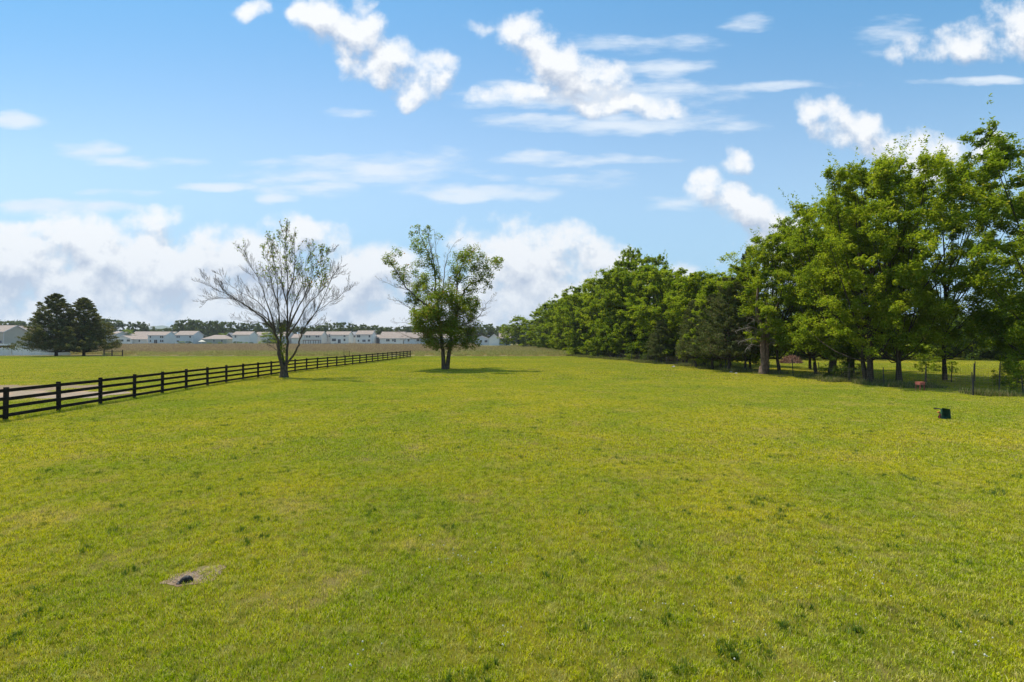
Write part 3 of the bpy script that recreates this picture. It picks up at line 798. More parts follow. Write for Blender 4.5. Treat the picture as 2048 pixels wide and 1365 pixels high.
# ---------------- half-leafy maple in the lawn
Z2 = 57.0
def z2(a, b): return (720+a/3.9, 430+b/3.9)
T2 = empty('leafy_tree', (gx(890, Z2), Z2, 0)); tag(T2, 'ragged tree with forked trunk and uneven leafy clumps standing alone in the lawn', 'tree')
base2 = T2.location; mb = MB(); mbd = MB(); rnd = random.Random(21)
tw = Twigs(rnd, mb); twd = Twigs(rnd, mbd)
L2 = [
 ([(652,1215),(650,1120),(642,1030),(625,900),(600,800),(540,720),(460,660),(370,570),(290,460),(220,340)], -1.0, .26, .02, 14, 1.6, 0),
 ([(680,1215),(690,1110),(708,1000),(715,900),(760,760),(790,660),(830,570),(930,510),(1010,440),(1085,350)], 1.5, .26, .02, 14, 1.6, 0),
 ([(625,900),(610,740),(595,600),(585,480),(550,350),(500,230),(450,110)], .5, .15, .018, 16, 1.4, 0),
 ([(590,560),(580,400),(545,240),(525,100)], -1, .08, .015, 12, 1.2, 0),
 ([(640,640),(655,500),(665,400),(695,290),(765,190)], 1.2, .07, .012, 12, 1.8, 1),
 ([(620,600),(615,420),(590,260),(580,110)], 1.8, .06, .012, 10, 1.5, 1),
 ([(760,760),(755,620),(770,470),(820,350),(900,255)], -1.5, .11, .016, 14, 1.4, 0),
 ([(820,860),(880,825),(940,780),(985,700),(1060,630)], -1.0, .07, .012, 14, 1.6, 1),
 ([(600,820),(500,780),(400,735),(320,680),(225,655)], -2.0, .07, .012, 14, 1.6, 1),
 ([(460,680),(400,600),(280,560),(150,500)], -2.5, .05, .010, 12, 1.5, 1),
 ([(630,960),(530,955),(400,960),(280,900)], -2.5, .06, .012, 14, 1.6, 1),
 ([(620,900),(500,900),(380,850),(260,830)], 1.5, .05, .012, 12, 1.5, 1),
 ([(720,820),(640,770),(560,820),(520,900)], -3.0, .05, .012, 14, 1.3, 1),
 ([(740,820),(800,760),(860,800),(900,880)], -3.0, .05, .012, 12, 1.2, 1),
 ([(710,980),(790,940),(880,940),(960,930)], -1.0, .05, .012, 10, 1.2, 1),
]
for pts_, dz_, ra, rb, nt, Lt, dead in L2:
    P_ = smooth_path([px2(*z2(a, b), Z2, dz_*(i/(len(pts_)-1)))-base2 for i, (a, b) in enumerate(pts_)], 4)
    P_ = [p+Vector((rnd.gauss(0,.05), rnd.gauss(0,.05), rnd.gauss(0,.05))) if i > 6 else p for i, p in enumerate(P_)]
    t_ = np.linspace(0, 1, len(P_)); (mbd if dead else mb).tube([tuple(p) for p in P_], rb+(ra-rb)*(1-t_)**1.1, 8, False)
    (twd if dead else tw).grow(P_, ra*.35, rb, 2, nt, Lt, up=.25, ang=.7, start=.25, minr=.008)
mb.tube([(-.02, 0, -.15), (-.02, 0, .1), (0, 0, .5)], [.46, .38, .30], 12, False)
mb.build('trunk', M_bark, T2, True); mbd.build('dead_branches', M_dead, T2, True)
CL2 = [ # zoom x, y, radius, leaves
 (470,190,70,190),(500,260,60,170),(440,110,35,60),(525,120,35,60),(400,150,25,30),(420,250,35,60),(540,330,55,150),(570,420,45,130),(500,380,50,110),(600,480,40,100),(620,170,30,25),
 (230,340,50,120),(260,420,55,160),(300,480,45,110),(290,300,40,70),(340,440,45,90),(350,520,50,130),(200,360,25,40),(420,420,40,60),
 (480,500,70,420),(450,580,70,420),(420,650,50,260),(520,620,75,420),
 (800,330,70,330),(880,290,60,230),(760,400,60,260),(850,400,70,300),(940,350,50,140),(1030,380,55,170),(1080,350,35,90),(980,450,60,240),(900,480,65,300),(1010,540,35,80),(780,480,60,260),(720,520,50,180),(850,560,60,260),(960,590,25,30),
 (610,650,85,700),(700,620,80,620),(680,700,90,800),(570,740,90,700),(480,740,80,520),(780,660,80,520),(840,700,70,380),(880,660,50,200),(900,720,45,160),
 (450,810,70,420),(540,840,90,800),(650,820,95,900),(750,800,90,800),(840,780,80,560),(880,850,60,330),(480,880,60,300),(580,920,85,700),(690,910,90,800),(790,900,85,640),(870,920,55,240),
 (600,990,60,360),(700,990,60,360),(770,990,55,280),(850,1000,50,190),(910,980,35,90),(560,970,50,240),(590,1035,28,70),(820,1020,30,70),(440,900,30,60)]
rg = np.random.default_rng(9); lp = []
for a, b, r, n in CL2:
    c = np.array(px2(*z2(a, b), Z2, rg.uniform(-1, 1)*(1.0+3.0*(r > 65)+.8*(b > 600)))-base2)
    lp.append(clump_points(c, r/3.9*Z2/1000*1.42, int(n*3.0), rg, .95, 14))
lp = np.concatenate(lp)
obj('crown', leaf_mesh('crown', lp, .165, rg, M_leafT, .6, .75), None, T2)

# forked reddish trunk under the yellow green tree
T3 = empty('forked_tree', (gx(1525, 49), 49, 0)); tag(T3, 'bare forked reddish trunk with dead limbs fanning left at the lawn edge', 'tree')
base3 = T3.location; mb = MB(); mbd = MB(); rnd = random.Random(5); twd = Twigs(rnd, mbd)
def z3(a, b): return (1440+a/3.412, 400+b/3.412)
for pts_, ra, rb in [([(300,1200),(298,1100),(292,1000),(285,870),(250,760),(260,600)], .34, .10), ([(312,1200),(318,1050),(322,940),(345,840),(400,700)], .26, .09), ([(295,1100),(300,960),(315,850),(320,700)], .18, .07)]:
    P_ = smooth_path([px2(*z3(a, b), 49)-base3 for a, b in pts_]); mb.tube([tuple(p) for p in P_], np.linspace(ra, rb, len(P_)), 9, False)
mb.tube([(0, 0, -.1), (0, 0, .15), (0, 0, .8)], [.48, .37, .28], 10, False)
mb.build('trunk', M_barkR, T3, True)
for pts_ in [[(285,980),(230,950),(160,960),(120,980)], [(285,900),(220,870),(160,880),(100,900)], [(280,930),(200,900),(130,870)], [(275,1000),(210,990),(170,1030)], [(325,960),(360,950),(400,985)], [(290,870),(240,820),(170,800)], [(320,1000),(350,975),(372,985)]]:
    P_ = smooth_path([px2(*z3(a, b), 49, -.8*i)-base3 for i, (a, b) in enumerate(pts_)]); mbd.tube([tuple(p) for p in P_], np.linspace(.06, .015, len(P_)), 5, False)
    twd.grow(P_, .03, .01, 1, 10, 1.1, up=.1, ang=.6, minr=.009)
mbd.build('dead_branches', M_dead, T3, True)

# extra slim trunks visible under the crowns of the treeline
for i, (px, by, tr) in enumerate([(1345,724,.16),(1366,727,.2),(1388,730,.26),(1425,737,.2),(1441,738,.22),(1490,741,.14)]):
    Z = EYE*1000/(by-682.5); x = gx(px, Z)
    place('broadleaf_tree', MID[(i+2) % 6], x, Z, .62, .66+.05*(i % 3), i*1.1, ['slim dark trunked tree under the treeline, leftmost with lawn showing behind', 'slim dark trunked tree just right of the leftmost slim trunk', 'slim tree with a reddish trunk low under the treeline', 'slim tree with a thin straight trunk left of the tall dark olive cedar', 'slim tree touching the left side of the tall dark olive cedar', 'slim tree between the dark olive cedar and the forked reddish trunk'][i], 'slim trees under the treeline')

# shrubs
SH = [(1688,40.5,690,32,1,'dense dark shrub wrapped round a stump left of the three clustered trunks'),
      (1150,108,694,16,0,'low shrub where the treeline shade begins at the weed edge'),
      (1845,52,708,12,0,'small yellow green sapling in the paddock behind the faded red stool'),
      (1872,54,712,11,2,'second small sapling in the paddock right of the yellow green one'),
      (1905,50,722,8,0,'tiny sapling low in the paddock grass between fence posts'),
      (2030,36,655,36,2,'leafy shrub hanging over the wire fence at the right edge'),
      (2062,31,640,52,0,'large yellow green bush spilling in at the right edge of the photo')]
for i, (px, Z, ty, hw, v, lab) in enumerate(SH):
    x = gx(px, Z); Hh = (682.5-ty)*Z/1000+EYE
    place('shrub', LOWB[v], x, Z, hw*Z/1000/3.1, Hh/6.1, i*2.0, lab, None, 'shrub')
rnd = random.Random(8)
for i in range(34):
    px = 1100+i*29; Z = rnd.uniform(84, 112) if px > 1300 else rnd.uniform(112, 130)
    x = gx(px, Z)
    if x < float(treeline_x(Z))+4: x = float(treeline_x(Z))+5
    hgt = rnd.uniform(5, 9)
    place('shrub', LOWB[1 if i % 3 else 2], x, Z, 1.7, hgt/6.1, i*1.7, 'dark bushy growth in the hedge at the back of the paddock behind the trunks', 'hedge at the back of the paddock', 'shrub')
for i in range(26):   # understorey under the far treeline
    Z = 74+i*5.2; x = float(treeline_x(Z))+rnd.uniform(1.0, 2.4)
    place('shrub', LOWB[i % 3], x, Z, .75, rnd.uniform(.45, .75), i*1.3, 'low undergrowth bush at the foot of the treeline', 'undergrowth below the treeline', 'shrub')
for i, (px, Z, ty) in enumerate([(1880,110,640),(1960,120,630),(2040,118,622),(2110,115,628),(1790,115,645),(1700,118,640),(1610,115,645),(1530,118,640),(1450,120,640),(2010,150,600+25)]):
    x = gx(px, Z); Hh = (682.5-ty)*Z/1000+EYE
    place('broadleaf_tree', MID[i % 6], x, Z, 1.8, Hh/15, i, 'background tree beyond the paddock hedge', 'trees beyond the paddock')

# far wood behind the houses
skyl_x = [-200,0,50,75,100,215,232,250,270,286,310,340,365,395,420,450,475,520,545,575,600,640,665,690,715,740,770,800,830,870,900,940,975,1000,1040,1100]
skyl_y = [642,640,641,648,648,636,640,646,641,645,657,655,641,639,643,641,644,648,637,641,655,650,646,645,650,650,655,650,652,652,650,657,645,655,648,640]
HN = [(0,'the tan and grey houses at the left edge'),(100,'the dark cedars'),(222,'the first pale houses right of the cedars'),(262,'the small white gabled house'),(290,'the low wide tan roof'),(335,'the grey house with the patio door'),(395,'the blue grey house with two young trees'),(450,'the low sage green house'),(503,'the white house with four shrubs'),(540,'the pale house left of the bare tree'),(600,'the trunks of the bare tree'),(645,'the house with the pergola'),(700,'the white house with the dark back door'),(750,'the largest tall house of the row'),(808,'the long low white house'),(860,'the dead branches of the ragged tree'),(930,'the crown of the ragged tree'),(980,'the small bluish gabled house'),(1030,'the sage walled house'),(2000,'the lone rounded tree')]
def behind(px): return next(n_ for lim, n_ in HN if px < lim)
rnd = random.Random(14); px = -150; i = 0
while px < 1085:
    Z = rnd.uniform(395, 430); ty = float(np.interp(px, skyl_x, skyl_y))+rnd.uniform(-1, 3)
    x = gx(px, Z); Hh = (682.5-ty)*Z/1000+EYE-G(x, Z); hw = rnd.uniform(12, 19)
    pop = rnd.random() < .16
    v = (FARP[i % 2] if pop else FAR[i % 6])
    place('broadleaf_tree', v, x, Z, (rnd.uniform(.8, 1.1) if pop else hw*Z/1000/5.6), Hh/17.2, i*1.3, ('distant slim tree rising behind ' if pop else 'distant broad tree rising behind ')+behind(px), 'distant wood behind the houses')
    px += rnd.uniform(9, 17); i += 1
px = -150
while px < 1085:
    Z = rnd.uniform(450, 480); ty = 658+rnd.uniform(-3, 3); x = gx(px, Z); Hh = (682.5-ty)*Z/1000+EYE-G(x, Z)
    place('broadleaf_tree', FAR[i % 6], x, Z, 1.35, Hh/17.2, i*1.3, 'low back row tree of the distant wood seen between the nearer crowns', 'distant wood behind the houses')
    px += 19; i += 1

# hill far away
hm = MB(); prof_ = [(275,668),(290,662),(303,657),(316,652),(325,651),(336,654),(348,659),(362,664),(378,670)]
V = []; n = len(prof_)
for j, (dzz, k) in enumerate([(-700, 0), (-350, .55), (0, 1), (400, .6), (800, 0)]):
    for a, b in prof_:
        Zh = 3600; base_z = -2; top = EYE+(682.5-b)/1000*Zh
        V.append((gx(a, Zh), Zh+dzz, base_z+(top-base_z)*k))
Q = [(j*n+i_, j*n+i_+1, (j+1)*n+i_+1, (j+1)*n+i_) for j in range(4) for i_ in range(n-1)]
hme = new_mesh('hill', V, Q); hme.polygons.foreach_set('use_smooth', [True]*len(hme.polygons))
tag(obj('hill', hme, flat('wooded_hill', (.05, .075, .03), .4, .01)), kind='structure')

# ------------------------------------------------------------------ houses
def wallm(name, c): return flat(name, c, .05, .5, .7, .2)
WHITE = wallm('siding_white', (.82, .79, .73)); GREY = wallm('siding_grey', (.56, .56, .55)); BLUE = wallm('siding_blue_grey', (.60, .64, .65))
TAN = wallm('siding_tan', (.55, .49, .38)); SAGE = wallm('siding_sage', (.34, .37, .31)); DARK = wallm('siding_dark_grey', (.13, .14, .15)); PALE = wallm('siding_pale', (.70, .67, .62))
ROOF = flat('shingle_tan', (.33, .262, .215), .14, 1.5, .9, .1); ROOFG = flat('shingle_grey', (.25, .24, .24), .14, 1.5, .9, .1); ROOFD = flat('shingle_brown', (.15, .115, .10), .14, 1.5, .9, .1)
def add_window(parent, cx, y, cz, w, h, door=False, side='front', x=None):
    f = MB(); p = MB(); b = .09
    nm = 'door' if door else 'window'
    if side == 'front':
        for (dx_, dz_, sx, sz) in ((-w/2-b/2, 0, b, h+2*b), (w/2+b/2, 0, b, h+2*b), (0, h/2+b/2, w, b), (0, -h/2-b/2, w, b)): f.box((cx+dx_, y-.05, cz+dz_), (sx, .1, sz))
        f.box((cx, y-.04, cz), (w, .06, .07)) if not door else f.box((cx, y-.04, cz), (.08, .06, h))
        p.box((cx, y-.01, cz), (w, .06, h))
    else:
        for (dy_, dz_, sy, sz) in ((-w/2-b/2, 0, b, h+2*b), (w/2+b/2, 0, b, h+2*b), (0, h/2+b/2, w, b), (0, -h/2-b/2, w, b)): f.box((x+.05, cx+dy_, cz+dz_), (.1, sy, sz))
        p.box((x+.01, cx, cz), (.06, w, h))
    wo_ = f.build(nm, M_trim, parent); p.build('pane', M_glass, wo_)
def house(px0, px1, Z, y_eave, y_ridge, y_base, wall, roof, label, depth=9.0, ridge='x', wins=(), doors=(), cat='house', side_wins=(), rz=0.0, storeys=2, hip=False, name='house', chimney=False):
    x0, x1 = gx(px0, Z), gx(px1, Z); w = x1-x0; cx = (x0+x1)/2; g = G(cx, Z+depth/2)
    eave = EYE+(682.5-y_eave)/1000*Z-g
    h = empty(name, (cx, Z, g), rz); tag(h, label, cat, 'houses beyond the weedy field')
    m = MB(); zr = 0
    m.box((0, depth/2, eave/2-.3), (w, depth, eave+.6))
    if ridge == 'x': zr = EYE+(682.5-y_ridge)/1000*(Z+depth/2)-g
    else: zr = EYE+(682.5-y_ridge)/1000*Z-g
    ov = .35; th = .2
    r = MB(); 
    if ridge == 'x':
        if not hip:
            for sx in (-w/2+.003, w/2-.003): m.face([(sx, 0, eave), (sx, depth, eave), (sx, depth/2, zr)])
        ins = depth*.42 if hip else -ov
        sl_ = (zr-eave)/(depth/2); ez = eave-ov*sl_
        A = [(-w/2-ov, -ov, ez), (w/2+ov, -ov, ez), (w/2+ov, depth+ov, ez), (-w/2-ov, depth+ov, ez)]
        R1, R2 = (-w/2+ins, depth/2, zr), (w/2-ins, depth/2, zr)
        up = lambda p: (p[0], p[1], p[2]+th)
        r.face([up(A[0]), up(A[1]), up(R2), up(R1)]); r.face([up(A[2]), up(A[3]), up(R1), up(R2)])
        r.face([A[0], R1, R2, A[1]]); r.face([A[2], R2, R1, A[3]])
        r.face([up(A[1]), up(A[2]), up(R2)] if hip else [A[1], R2, up(R2), up(A[1])]); r.face([up(A[3]), up(A[0]), up(R1)] if hip else [A[0], up(A[0]), up(R1), R1])
        if not hip: r.face([A[2], up(A[2]), up(R2), R2]); r.face([A[3], R1, up(R1), up(A[3])])
        r.face([A[0], A[1], up(A[1]), up(A[0])]); r.face([A[2], A[3], up(A[3]), up(A[2])])
        fa = MB(); fa.box((0, -ov-.03, ez+.02), (w+2*ov, .05, .22)); 
        if not hip:
            for sx in (-1, 1):
                X = sx*(w/2+ov+.03); fa.face([(X, -ov, ez-.1), (X, depth/2, zr-.1), (X, depth/2, zr+th+.01), (X, -ov, ez+th+.01)]); fa.face([(X, depth+ov, ez-.1), (X, depth/2, zr-.1), (X, depth/2, zr+th+.01), (X, depth+ov, ez+th+.01)])
    else:
        for sy in (.003, depth-.003): m.face([(-w/2, sy, eave), (w/2, sy, eave), (0, sy, zr)])
        sl_ = (zr-eave)/(w/2); ez = eave-ov*sl_
        up = lambda p: (p[0], p[1], p[2]+th)
        B = [(-w/2-ov, -ov, ez), (-w/2-ov, depth+ov, ez), (w/2+ov, -ov, ez), (w/2+ov, depth+ov, ez)]; R1, R2 = (0, -ov, zr), (0, depth+ov, zr)
        r.face([up(B[0]), up(R1), up(R2), up(B[1])]); r.face([up(B[2]), up(B[3]), up(R2), up(R1)])
        r.face([B[0], B[1], R2, R1]); r.face([B[2], R1, R2, B[3]])
        r.face([B[0], R1, up(R1), up(B[0])]); r.face([B[2], up(B[2]), up(R1), R1]); r.face([B[0], up(B[0]), up(B[1]), B[1]]); r.face([B[2], B[3], up(B[3]), up(B[2])])
        fa = MB(); Y_ = -ov-.03
        for sx in (-1, 1): fa.face([(sx*(w/2+ov), Y_, ez-.12), (0, Y_, zr-.12), (0, Y_, zr+th), (sx*(w/2+ov), Y_, ez+th)])
    m.build('wall', wall, h); ro = r.build('roof', roof, h); fa.build('fascia', M_trim, ro)
    cb = MB()
    for sx in (-1, 1): cb.box((sx*(w/2-.07), -.02, eave/2-.05), (.16, .06, eave-.1))
    cb.build('corner_trim', M_trim, h)
    for (px, py, ww, hh) in wins:
        add_window(h, gx(px, Z)-cx, 0, EYE+(682.5-py)/1000*Z-g, ww, hh)
    for (px, py, ww, hh) in doors: add_window(h, gx(px, Z)-cx, 0, EYE+(682.5-py)/1000*Z-g, ww, hh, True)
    for (fy, zz, ww, hh) in side_wins: add_window(h, fy*depth, 0, zz, ww, hh, side='right', x=w/2)
    return h
Zh = 300
house(213,224,Zh+6,671,664,687,GREY,ROOF,'grey two storey house end just right of the dark cedars',16,wins=[(219,675,1,1.3)])
house(231,247,Zh+26,670,664.5,687,WHITE,ROOF,'white two storey house end showing behind the small white gabled house',10,'x')
house(228,264,Zh,679,672,687,WHITE,ROOF,'small white single storey gabled house with two dark windows',12,'y',wins=[(244,681.5,1.9,1.1),(257,681.5,1.9,1.1)],doors=[(234.5,682.5,1.0,2.1)])
house(264.6,294,Zh+1.5,679,670,687,PALE,ROOF,'low wide pale house with large tan roof joined beside the small white gable',11,wins=[(279,682,.9,1.3)])
house(262,299,Zh+30,671,664,687,PALE,ROOF,'pale two storey house whose roof shows above the low wide tan roof',9,side_wins=[(.5,4.5,1,1.2)])
house(296,331,Zh,671,664.2,687,BLUE,ROOF,'grey two storey house with windows in two rows and a dark patio door',10,wins=[(301,674.3,.9,1.2),(321.7,674.3,.9,1.2),(325.5,674.3,.9,1.2),(301,682.3,.9,1.2),(321.7,682.3,.9,1.2),(325.5,682.3,.9,1.2)],doors=[(311.5,683.5,1.9,2.1)])
house(333,343,Zh+24,670,664.5,687,WHITE,ROOF,'white gable end glimpsed between the two grey two storey houses',10)
house(350.5,386,Zh-2,670.5,663,687,BLUE,ROOF,'blue grey two storey house with three small upper windows and young trees in front',10,wins=[(354.5,674,.8,1.1),(358.3,674,.8,1.1),(380.5,674,.9,1.2),(356,682.7,1.4,.8)])
house(403,454,Zh,678.5,671,687,SAGE,ROOF,'low sage green single storey house with hipped tan roof',11,hip=True,wins=[(428,682,1.1,1.1),(444,682,1.1,1.1)])
house(451.5,465,Zh+8,673,666.5,683,DARK,ROOFG,'narrow dark grey gabled house between the sage house and a white one',10,'y',wins=[(454.5,672,.8,1)])
house(465,500,Zh,670.2,664,687,WHITE,ROOF,'white two storey house with one tiny upper window behind four shrubs',9,wins=[(471,673.5,.9,1.2)])
house(509,532,Zh+12,671.5,665,687,PALE,ROOF,'pale two storey house with dark shuttered window left of the bare tree',9,wins=[(511.5,674,1.2,1.8),(512,682,1,1.4)])
house(556,577,Zh+10,672,665,687,GREY,ROOF,'grey house mostly hidden behind the trunks of the bare tree',9)
house(583,600,Zh+10,676,669,687,PALE,ROOF,'low pale house seen through the right limbs of the bare tree',9)
house(608,643,Zh,670.8,664,687,PALE,ROOF,'pale two storey house with tan pergola roof in front',9,wins=[(614,673.5,1,1.1),(619,673.5,1,1.1),(633,673.2,1,1.1),(637,673.2,1,1.1)])
house(650,662,Zh+10,670.5,664,687,PALE,ROOF,'narrow pale house section with tall dark windows between two white houses',8,wins=[(652.5,672.5,1.5,2.2),(659,671.5,.9,1.6),(652.5,681,1.4,2)])
house(662,697,Zh-2,670.3,664,687,WHITE,ROOF,'white two storey house with dark back door and double window below',9,wins=[(689,672.7,1,1.1),(668,680.3,2.4,1.5),(689,680.3,1,1.3)],doors=[(678.7,683,1.6,2.3)])
house(703,713,Zh+10,670.5,664.5,687,PALE,ROOFG,'narrow section with dark gabled porch between the white two storey houses',8,wins=[(709,673,1,1.3),(705,680,1.1,2.5)])
house(712.5,744,Zh-4,669.3,662.2,687,WHITE,ROOF,'largest two storey house of the row with tan roof, rightmost of the tall ones',9,wins=[(715.6,673,.9,1.2),(718.9,673,.9,1.2),(739,673,.9,1.2),(717,682,.8,1.1),(726.5,682,.9,1.2),(729.6,682,.9,1.2),(738,681.5,1.3,1.1)])
house(752,760,Zh+4,675,670.5,687,DARK,ROOF,'tiny dark porch house between the largest house and the long low roof',7)
house(759.5,806,Zh,677,664.5,687,WHITE,ROOF,'long white single storey house under a big tan roof left of the ragged tree',13,wins=[(774,681,1,1.3),(777.5,681,1,1.3),(786,681,1,1.2),(790,681.5,1,1.6)])
house(808,852,Zh-2,677,666,687,BLUE,ROOF,'blue grey low house behind the dead lower branches of the ragged tree',11,wins=[(817,681,1,1.3),(836,681,1.8,1.3),(842,681,1,1.3)])
house(866,900,Zh+5,677,669,687,GREY,ROOF,'grey low house hidden behind the forked trunk of the ragged tree',10)
house(905,925,Zh+5,678,670,687,PALE,ROOF,'pale low house glimpsed through the leaves right of the forked trunk',10)
house(948,979,Zh-12,679,672.5,688,BLUE,ROOF,'small bluish gabled house right of the ragged tree',9,'y',wins=[(972,683,1.6,1.2),(962,683,1.2,1.2)])
house(978,998,Zh-20,677.5,669,688,WHITE,ROOF,'bright white gable end house between the bluish house and the sage walled house',10,'y')
house(998.5,1021,Zh-19,677,664.5,688,SAGE,ROOF,'sage walled low house with large tan roof beside the lone rounded tree',12,wins=[(1005,681.5,1.2,1.2),(1010,681.5,1.2,1.2)],doors=[(1017,682,1.6,2.2)])
# left cluster, nearer and turned
Zl = 225
house(-40,8,Zl-8,664,652,690,TAN,ROOF,'tan two storey house cut off by the left edge of the photo',11,'x',wins=[(2,684,.9,1)])
house(-10,29,Zl+6,665.5,652,690,GREY,ROOF,'grey gabled two storey house at the far left behind the white fence',9,'y',side_wins=[(.3,5.0,1,1.4),(.75,5.0,1,1.4),(.3,1.6,1,1.4),(.75,1.6,1,1.4)])
house(20,58,Zl+24,664.5,653,690,PALE,ROOF,'pale gabled two storey house second from the left edge',9,'y',side_wins=[(.3,5.0,1,1.4),(.75,5.0,1,1.4)])
house(52,92,Zl+50,663,656,690,PALE,ROOFG,'pale house with dark grey roof partly hidden by the cedar',9,'x')
# brown roofed house at the right
house(1962,2016,96,690,664,706,wallm('brick_brown', (.16,.10,.08)),ROOFD,'brown roofed house glimpsed through the branches at the right edge',11,hip=True,wins=[(1975,697,1.2,1.1),(1998,697,1.2,1.1)])

# pergola, shed roofs and small yard things in front of the houses
pg = empty('pergola', (gx(624, 292), 292, G(0, 292))); tag(pg, 'tan roofed pergola in front of a pale two storey house', 'pergola')
m = MB(); m.box((0, 0, 2.9), (9.4, 3.5, .5)); m.build('roof', ROOF, pg)
m = MB()
for dx_ in (-4.4, -1.5, 1.5, 4.4): m.box((dx_, -1.5, 1.3), (.2, .2, 2.7)); m.box((dx_, 1.5, 1.3), (.2, .2, 2.7))
m.build('posts', M_wood, pg)
for i, (px, Z, hw, hgt, lab) in enumerate([(363,293,2.0,2.2,'young round tree left of a pair before the blue grey house'),(377,293,2.0,2.3,'young round tree right of a pair before the blue grey house'),(419,294,1.6,1.6,'low round shrub left of two before the sage house'),(441,294,1.5,1.9,'low round shrub right of two before the sage house'),(471,293,1.9,2.2,'shrub leftmost of four before the white house'),(481,293,1.9,2.1,'second shrub of four before the white house'),(492,293,1.6,1.7,'third shrub of four before the white house'),(503,293,1.5,1.8,'rightmost shrub of four before the white house'),(538,290,5.5,7.5,'dark bushy tree left of the bare tree between two pale houses'),(257,318,3.5,9.6,'yellow green tree top peeping between the house roofs'),(545,296,4,4,'lower dark bush left of the bare tree trunk'),(446,315,4,7.5,'yellow green bushy tree behind the sage house roof')]):
    place('shrub', LOWB[i % 3], gx(px, Z), Z, hw/3.0, hgt/6.0, i*1.3, lab, 'young trees in the house gardens', 'shrub')

# dark yard fence before the right houses
yf = empty('yard_fence', (gx(640, 284), 284, G(0, 284))); tag(yf, 'thin dark metal yard fence in front of the white two storey houses', 'fence')
Lf = gx(762, 284)-gx(640, 284); m = MB()
for zz in (.25, 1.25): m.box((Lf/2, 0, zz), (Lf, .04, .05))
k = 0.0
while k < Lf: m.box((k, .03, .7), (.03, .03, 1.3)); k += .35
m.build('pickets', M_steel, yf)
for j in range(13): m = MB(); m.box((Lf*j/12, -.05, .75), (.10, .08, 1.6)); m.build('post', M_steel, yf)
tag(irregular_sheet('dirt_road', gx(690, 278), 278, 24, 2.5, M_dirt, G(0, 278)+.02, 12), kind='structure')
# sunshade umbrella near the sage house
um = empty('patio_umbrella', (gx(404, 292), 292, G(0, 292))); tag(um, 'cream patio umbrella left of the low sage green house', 'umbrella')
m = MB(); m.tube([(0,0,2.1),(0,0,2.9),(0,0,3.1)], [2.0,.35,.03], 10); m.build('canopy', flat('cream_cloth', (.62,.56,.44)), um)
m = MB(); m.tube([(0,0,-.1),(0,0,2.6)], [.05,.05], 6); m.build('pole', M_trim, um)

# ------------------------------------------------------------------ white vinyl fence at the left
def vinyl(name, p0, p1, hgt, label, Np):
    d = Vector((p1[0]-p0[0], p1[1]-p0[1], 0)); L = d.length; a = math.atan2(d.y, d.x)
    f = empty(name, (p0[0], p0[1], 0), a); tag(f, label, 'fence', 'white vinyl fences')
    for i in range(Np+1):
        m = MB(); X = L*i/Np; m.box((X, 0, hgt/2), (.13, .13, hgt+.1)); m.tube([(X,0,hgt+.05),(X,0,hgt+.13)], [.1,.02], 4); m.build('post', M_vinyl, f)
    for i in range(Np):
        m = MB(); a_, b_ = L*i/Np+.07, L*(i+1)/Np-.07; n_ = int((b_-a_)/.18)
        for k in range(n_): w_ = (b_-a_)/n_; m.box((a_+w_*(k+.5), 0, hgt/2), (w_-.012, .022, hgt-.25))
        for zz in (.14, hgt-.10): m.box(((a_+b_)/2, 0, zz), (b_-a_, .05, .14))
        m.build('panel', M_vinyl, f)
    return f
vinyl('vinyl_fence', (gx(-60,108), 108), (gx(22,112), 112), 1.75, 'white vinyl privacy fence panels at the far left edge of the lawn', 9)
vinyl('vinyl_fence', (gx(22,112)+.1, 112.2), (gx(136,113), 113.5), 1.75, 'shaded vinyl privacy fence running behind the dark cedars', 6)
vinyl('vinyl_fence', (gx(-30,150), 150), (gx(70,150), 150), 2.4, 'farther white vinyl fence below the left hand houses', 8)
sh_ = empty('shed', (gx(3,135), 135, 0)); tag(sh_, 'low brown shed top showing over the white fence at the left edge', 'shed')
m = MB(); m.box((0,1.2,.95), (2.6,2.4,1.9)); m.build('wall', flat('shed_brown', (.10,.05,.035)), sh_)
m = MB(); m.box((0,1.2,1.98), (2.9,2.7,.14)); m.build('roof', ROOFD, sh_)

# old rail fence remnant by the cedars
rf = empty('rail_fence', (gx(208,108), 108, 0)); tag(rf, 'short remnant of brown wooden rail fence with three posts right of the cedars', 'fence')
xs = [0, gx(224,108)-gx(208,108), gx(245,108)-gx(208,108)]
for X in xs: m = MB(); m.tube([(X,0,-.1),(X+.02,0,.6),(X,0,1.35)], [.13,.12,.11], 8); m.build('post', M_wood, rf)
for a_, b_ in ((0,1),(1,2)):
    for zz in (1.05, .15): m = MB(); m.box(((xs[a_]+xs[b_])/2, -.02, zz), (xs[b_]-xs[a_]-.22, .05, .12)); m.build('rail', M_wood, rf)

# ------------------------------------------------------------------ black four board fence
FP = [Vector(p) for p in ((-20.1,13,0),(-20.65,20.4,0),(-21.25,27.5,0),(-21.9,35,0),(-22.3,44,0),(-22.45,52,0),(-21.7,64,0),(-20.9,78,0),(-20.0,101,0))]
dense = smooth_path(FP, 30); cum = [0]
for a_, b_ in zip(dense, dense[1:]): cum.append(cum[-1]+(b_-a_).length)
def along(s):
    i = min(max(int(np.searchsorted(cum, s))-1, 0), len(dense)-2); t = (s-cum[i])/(cum[i+1]-cum[i]); return dense[i].lerp(dense[i+1], t)
s0 = min(range(len(dense)), key=lambda i: abs(dense[i].y-20.4)); s0 = cum[s0]-2.62*2
nP = int((cum[-1]-s0)/2.62)+1; posts = [along(s0+2.62*i) for i in range(nP)]
bf = empty('board_fence', (posts[0].x, posts[0].y, 0)); tag(bf, 'long black four board fence running down the left side of the lawn', 'fence')
o0 = bf.location.copy(); rnd = random.Random(3)
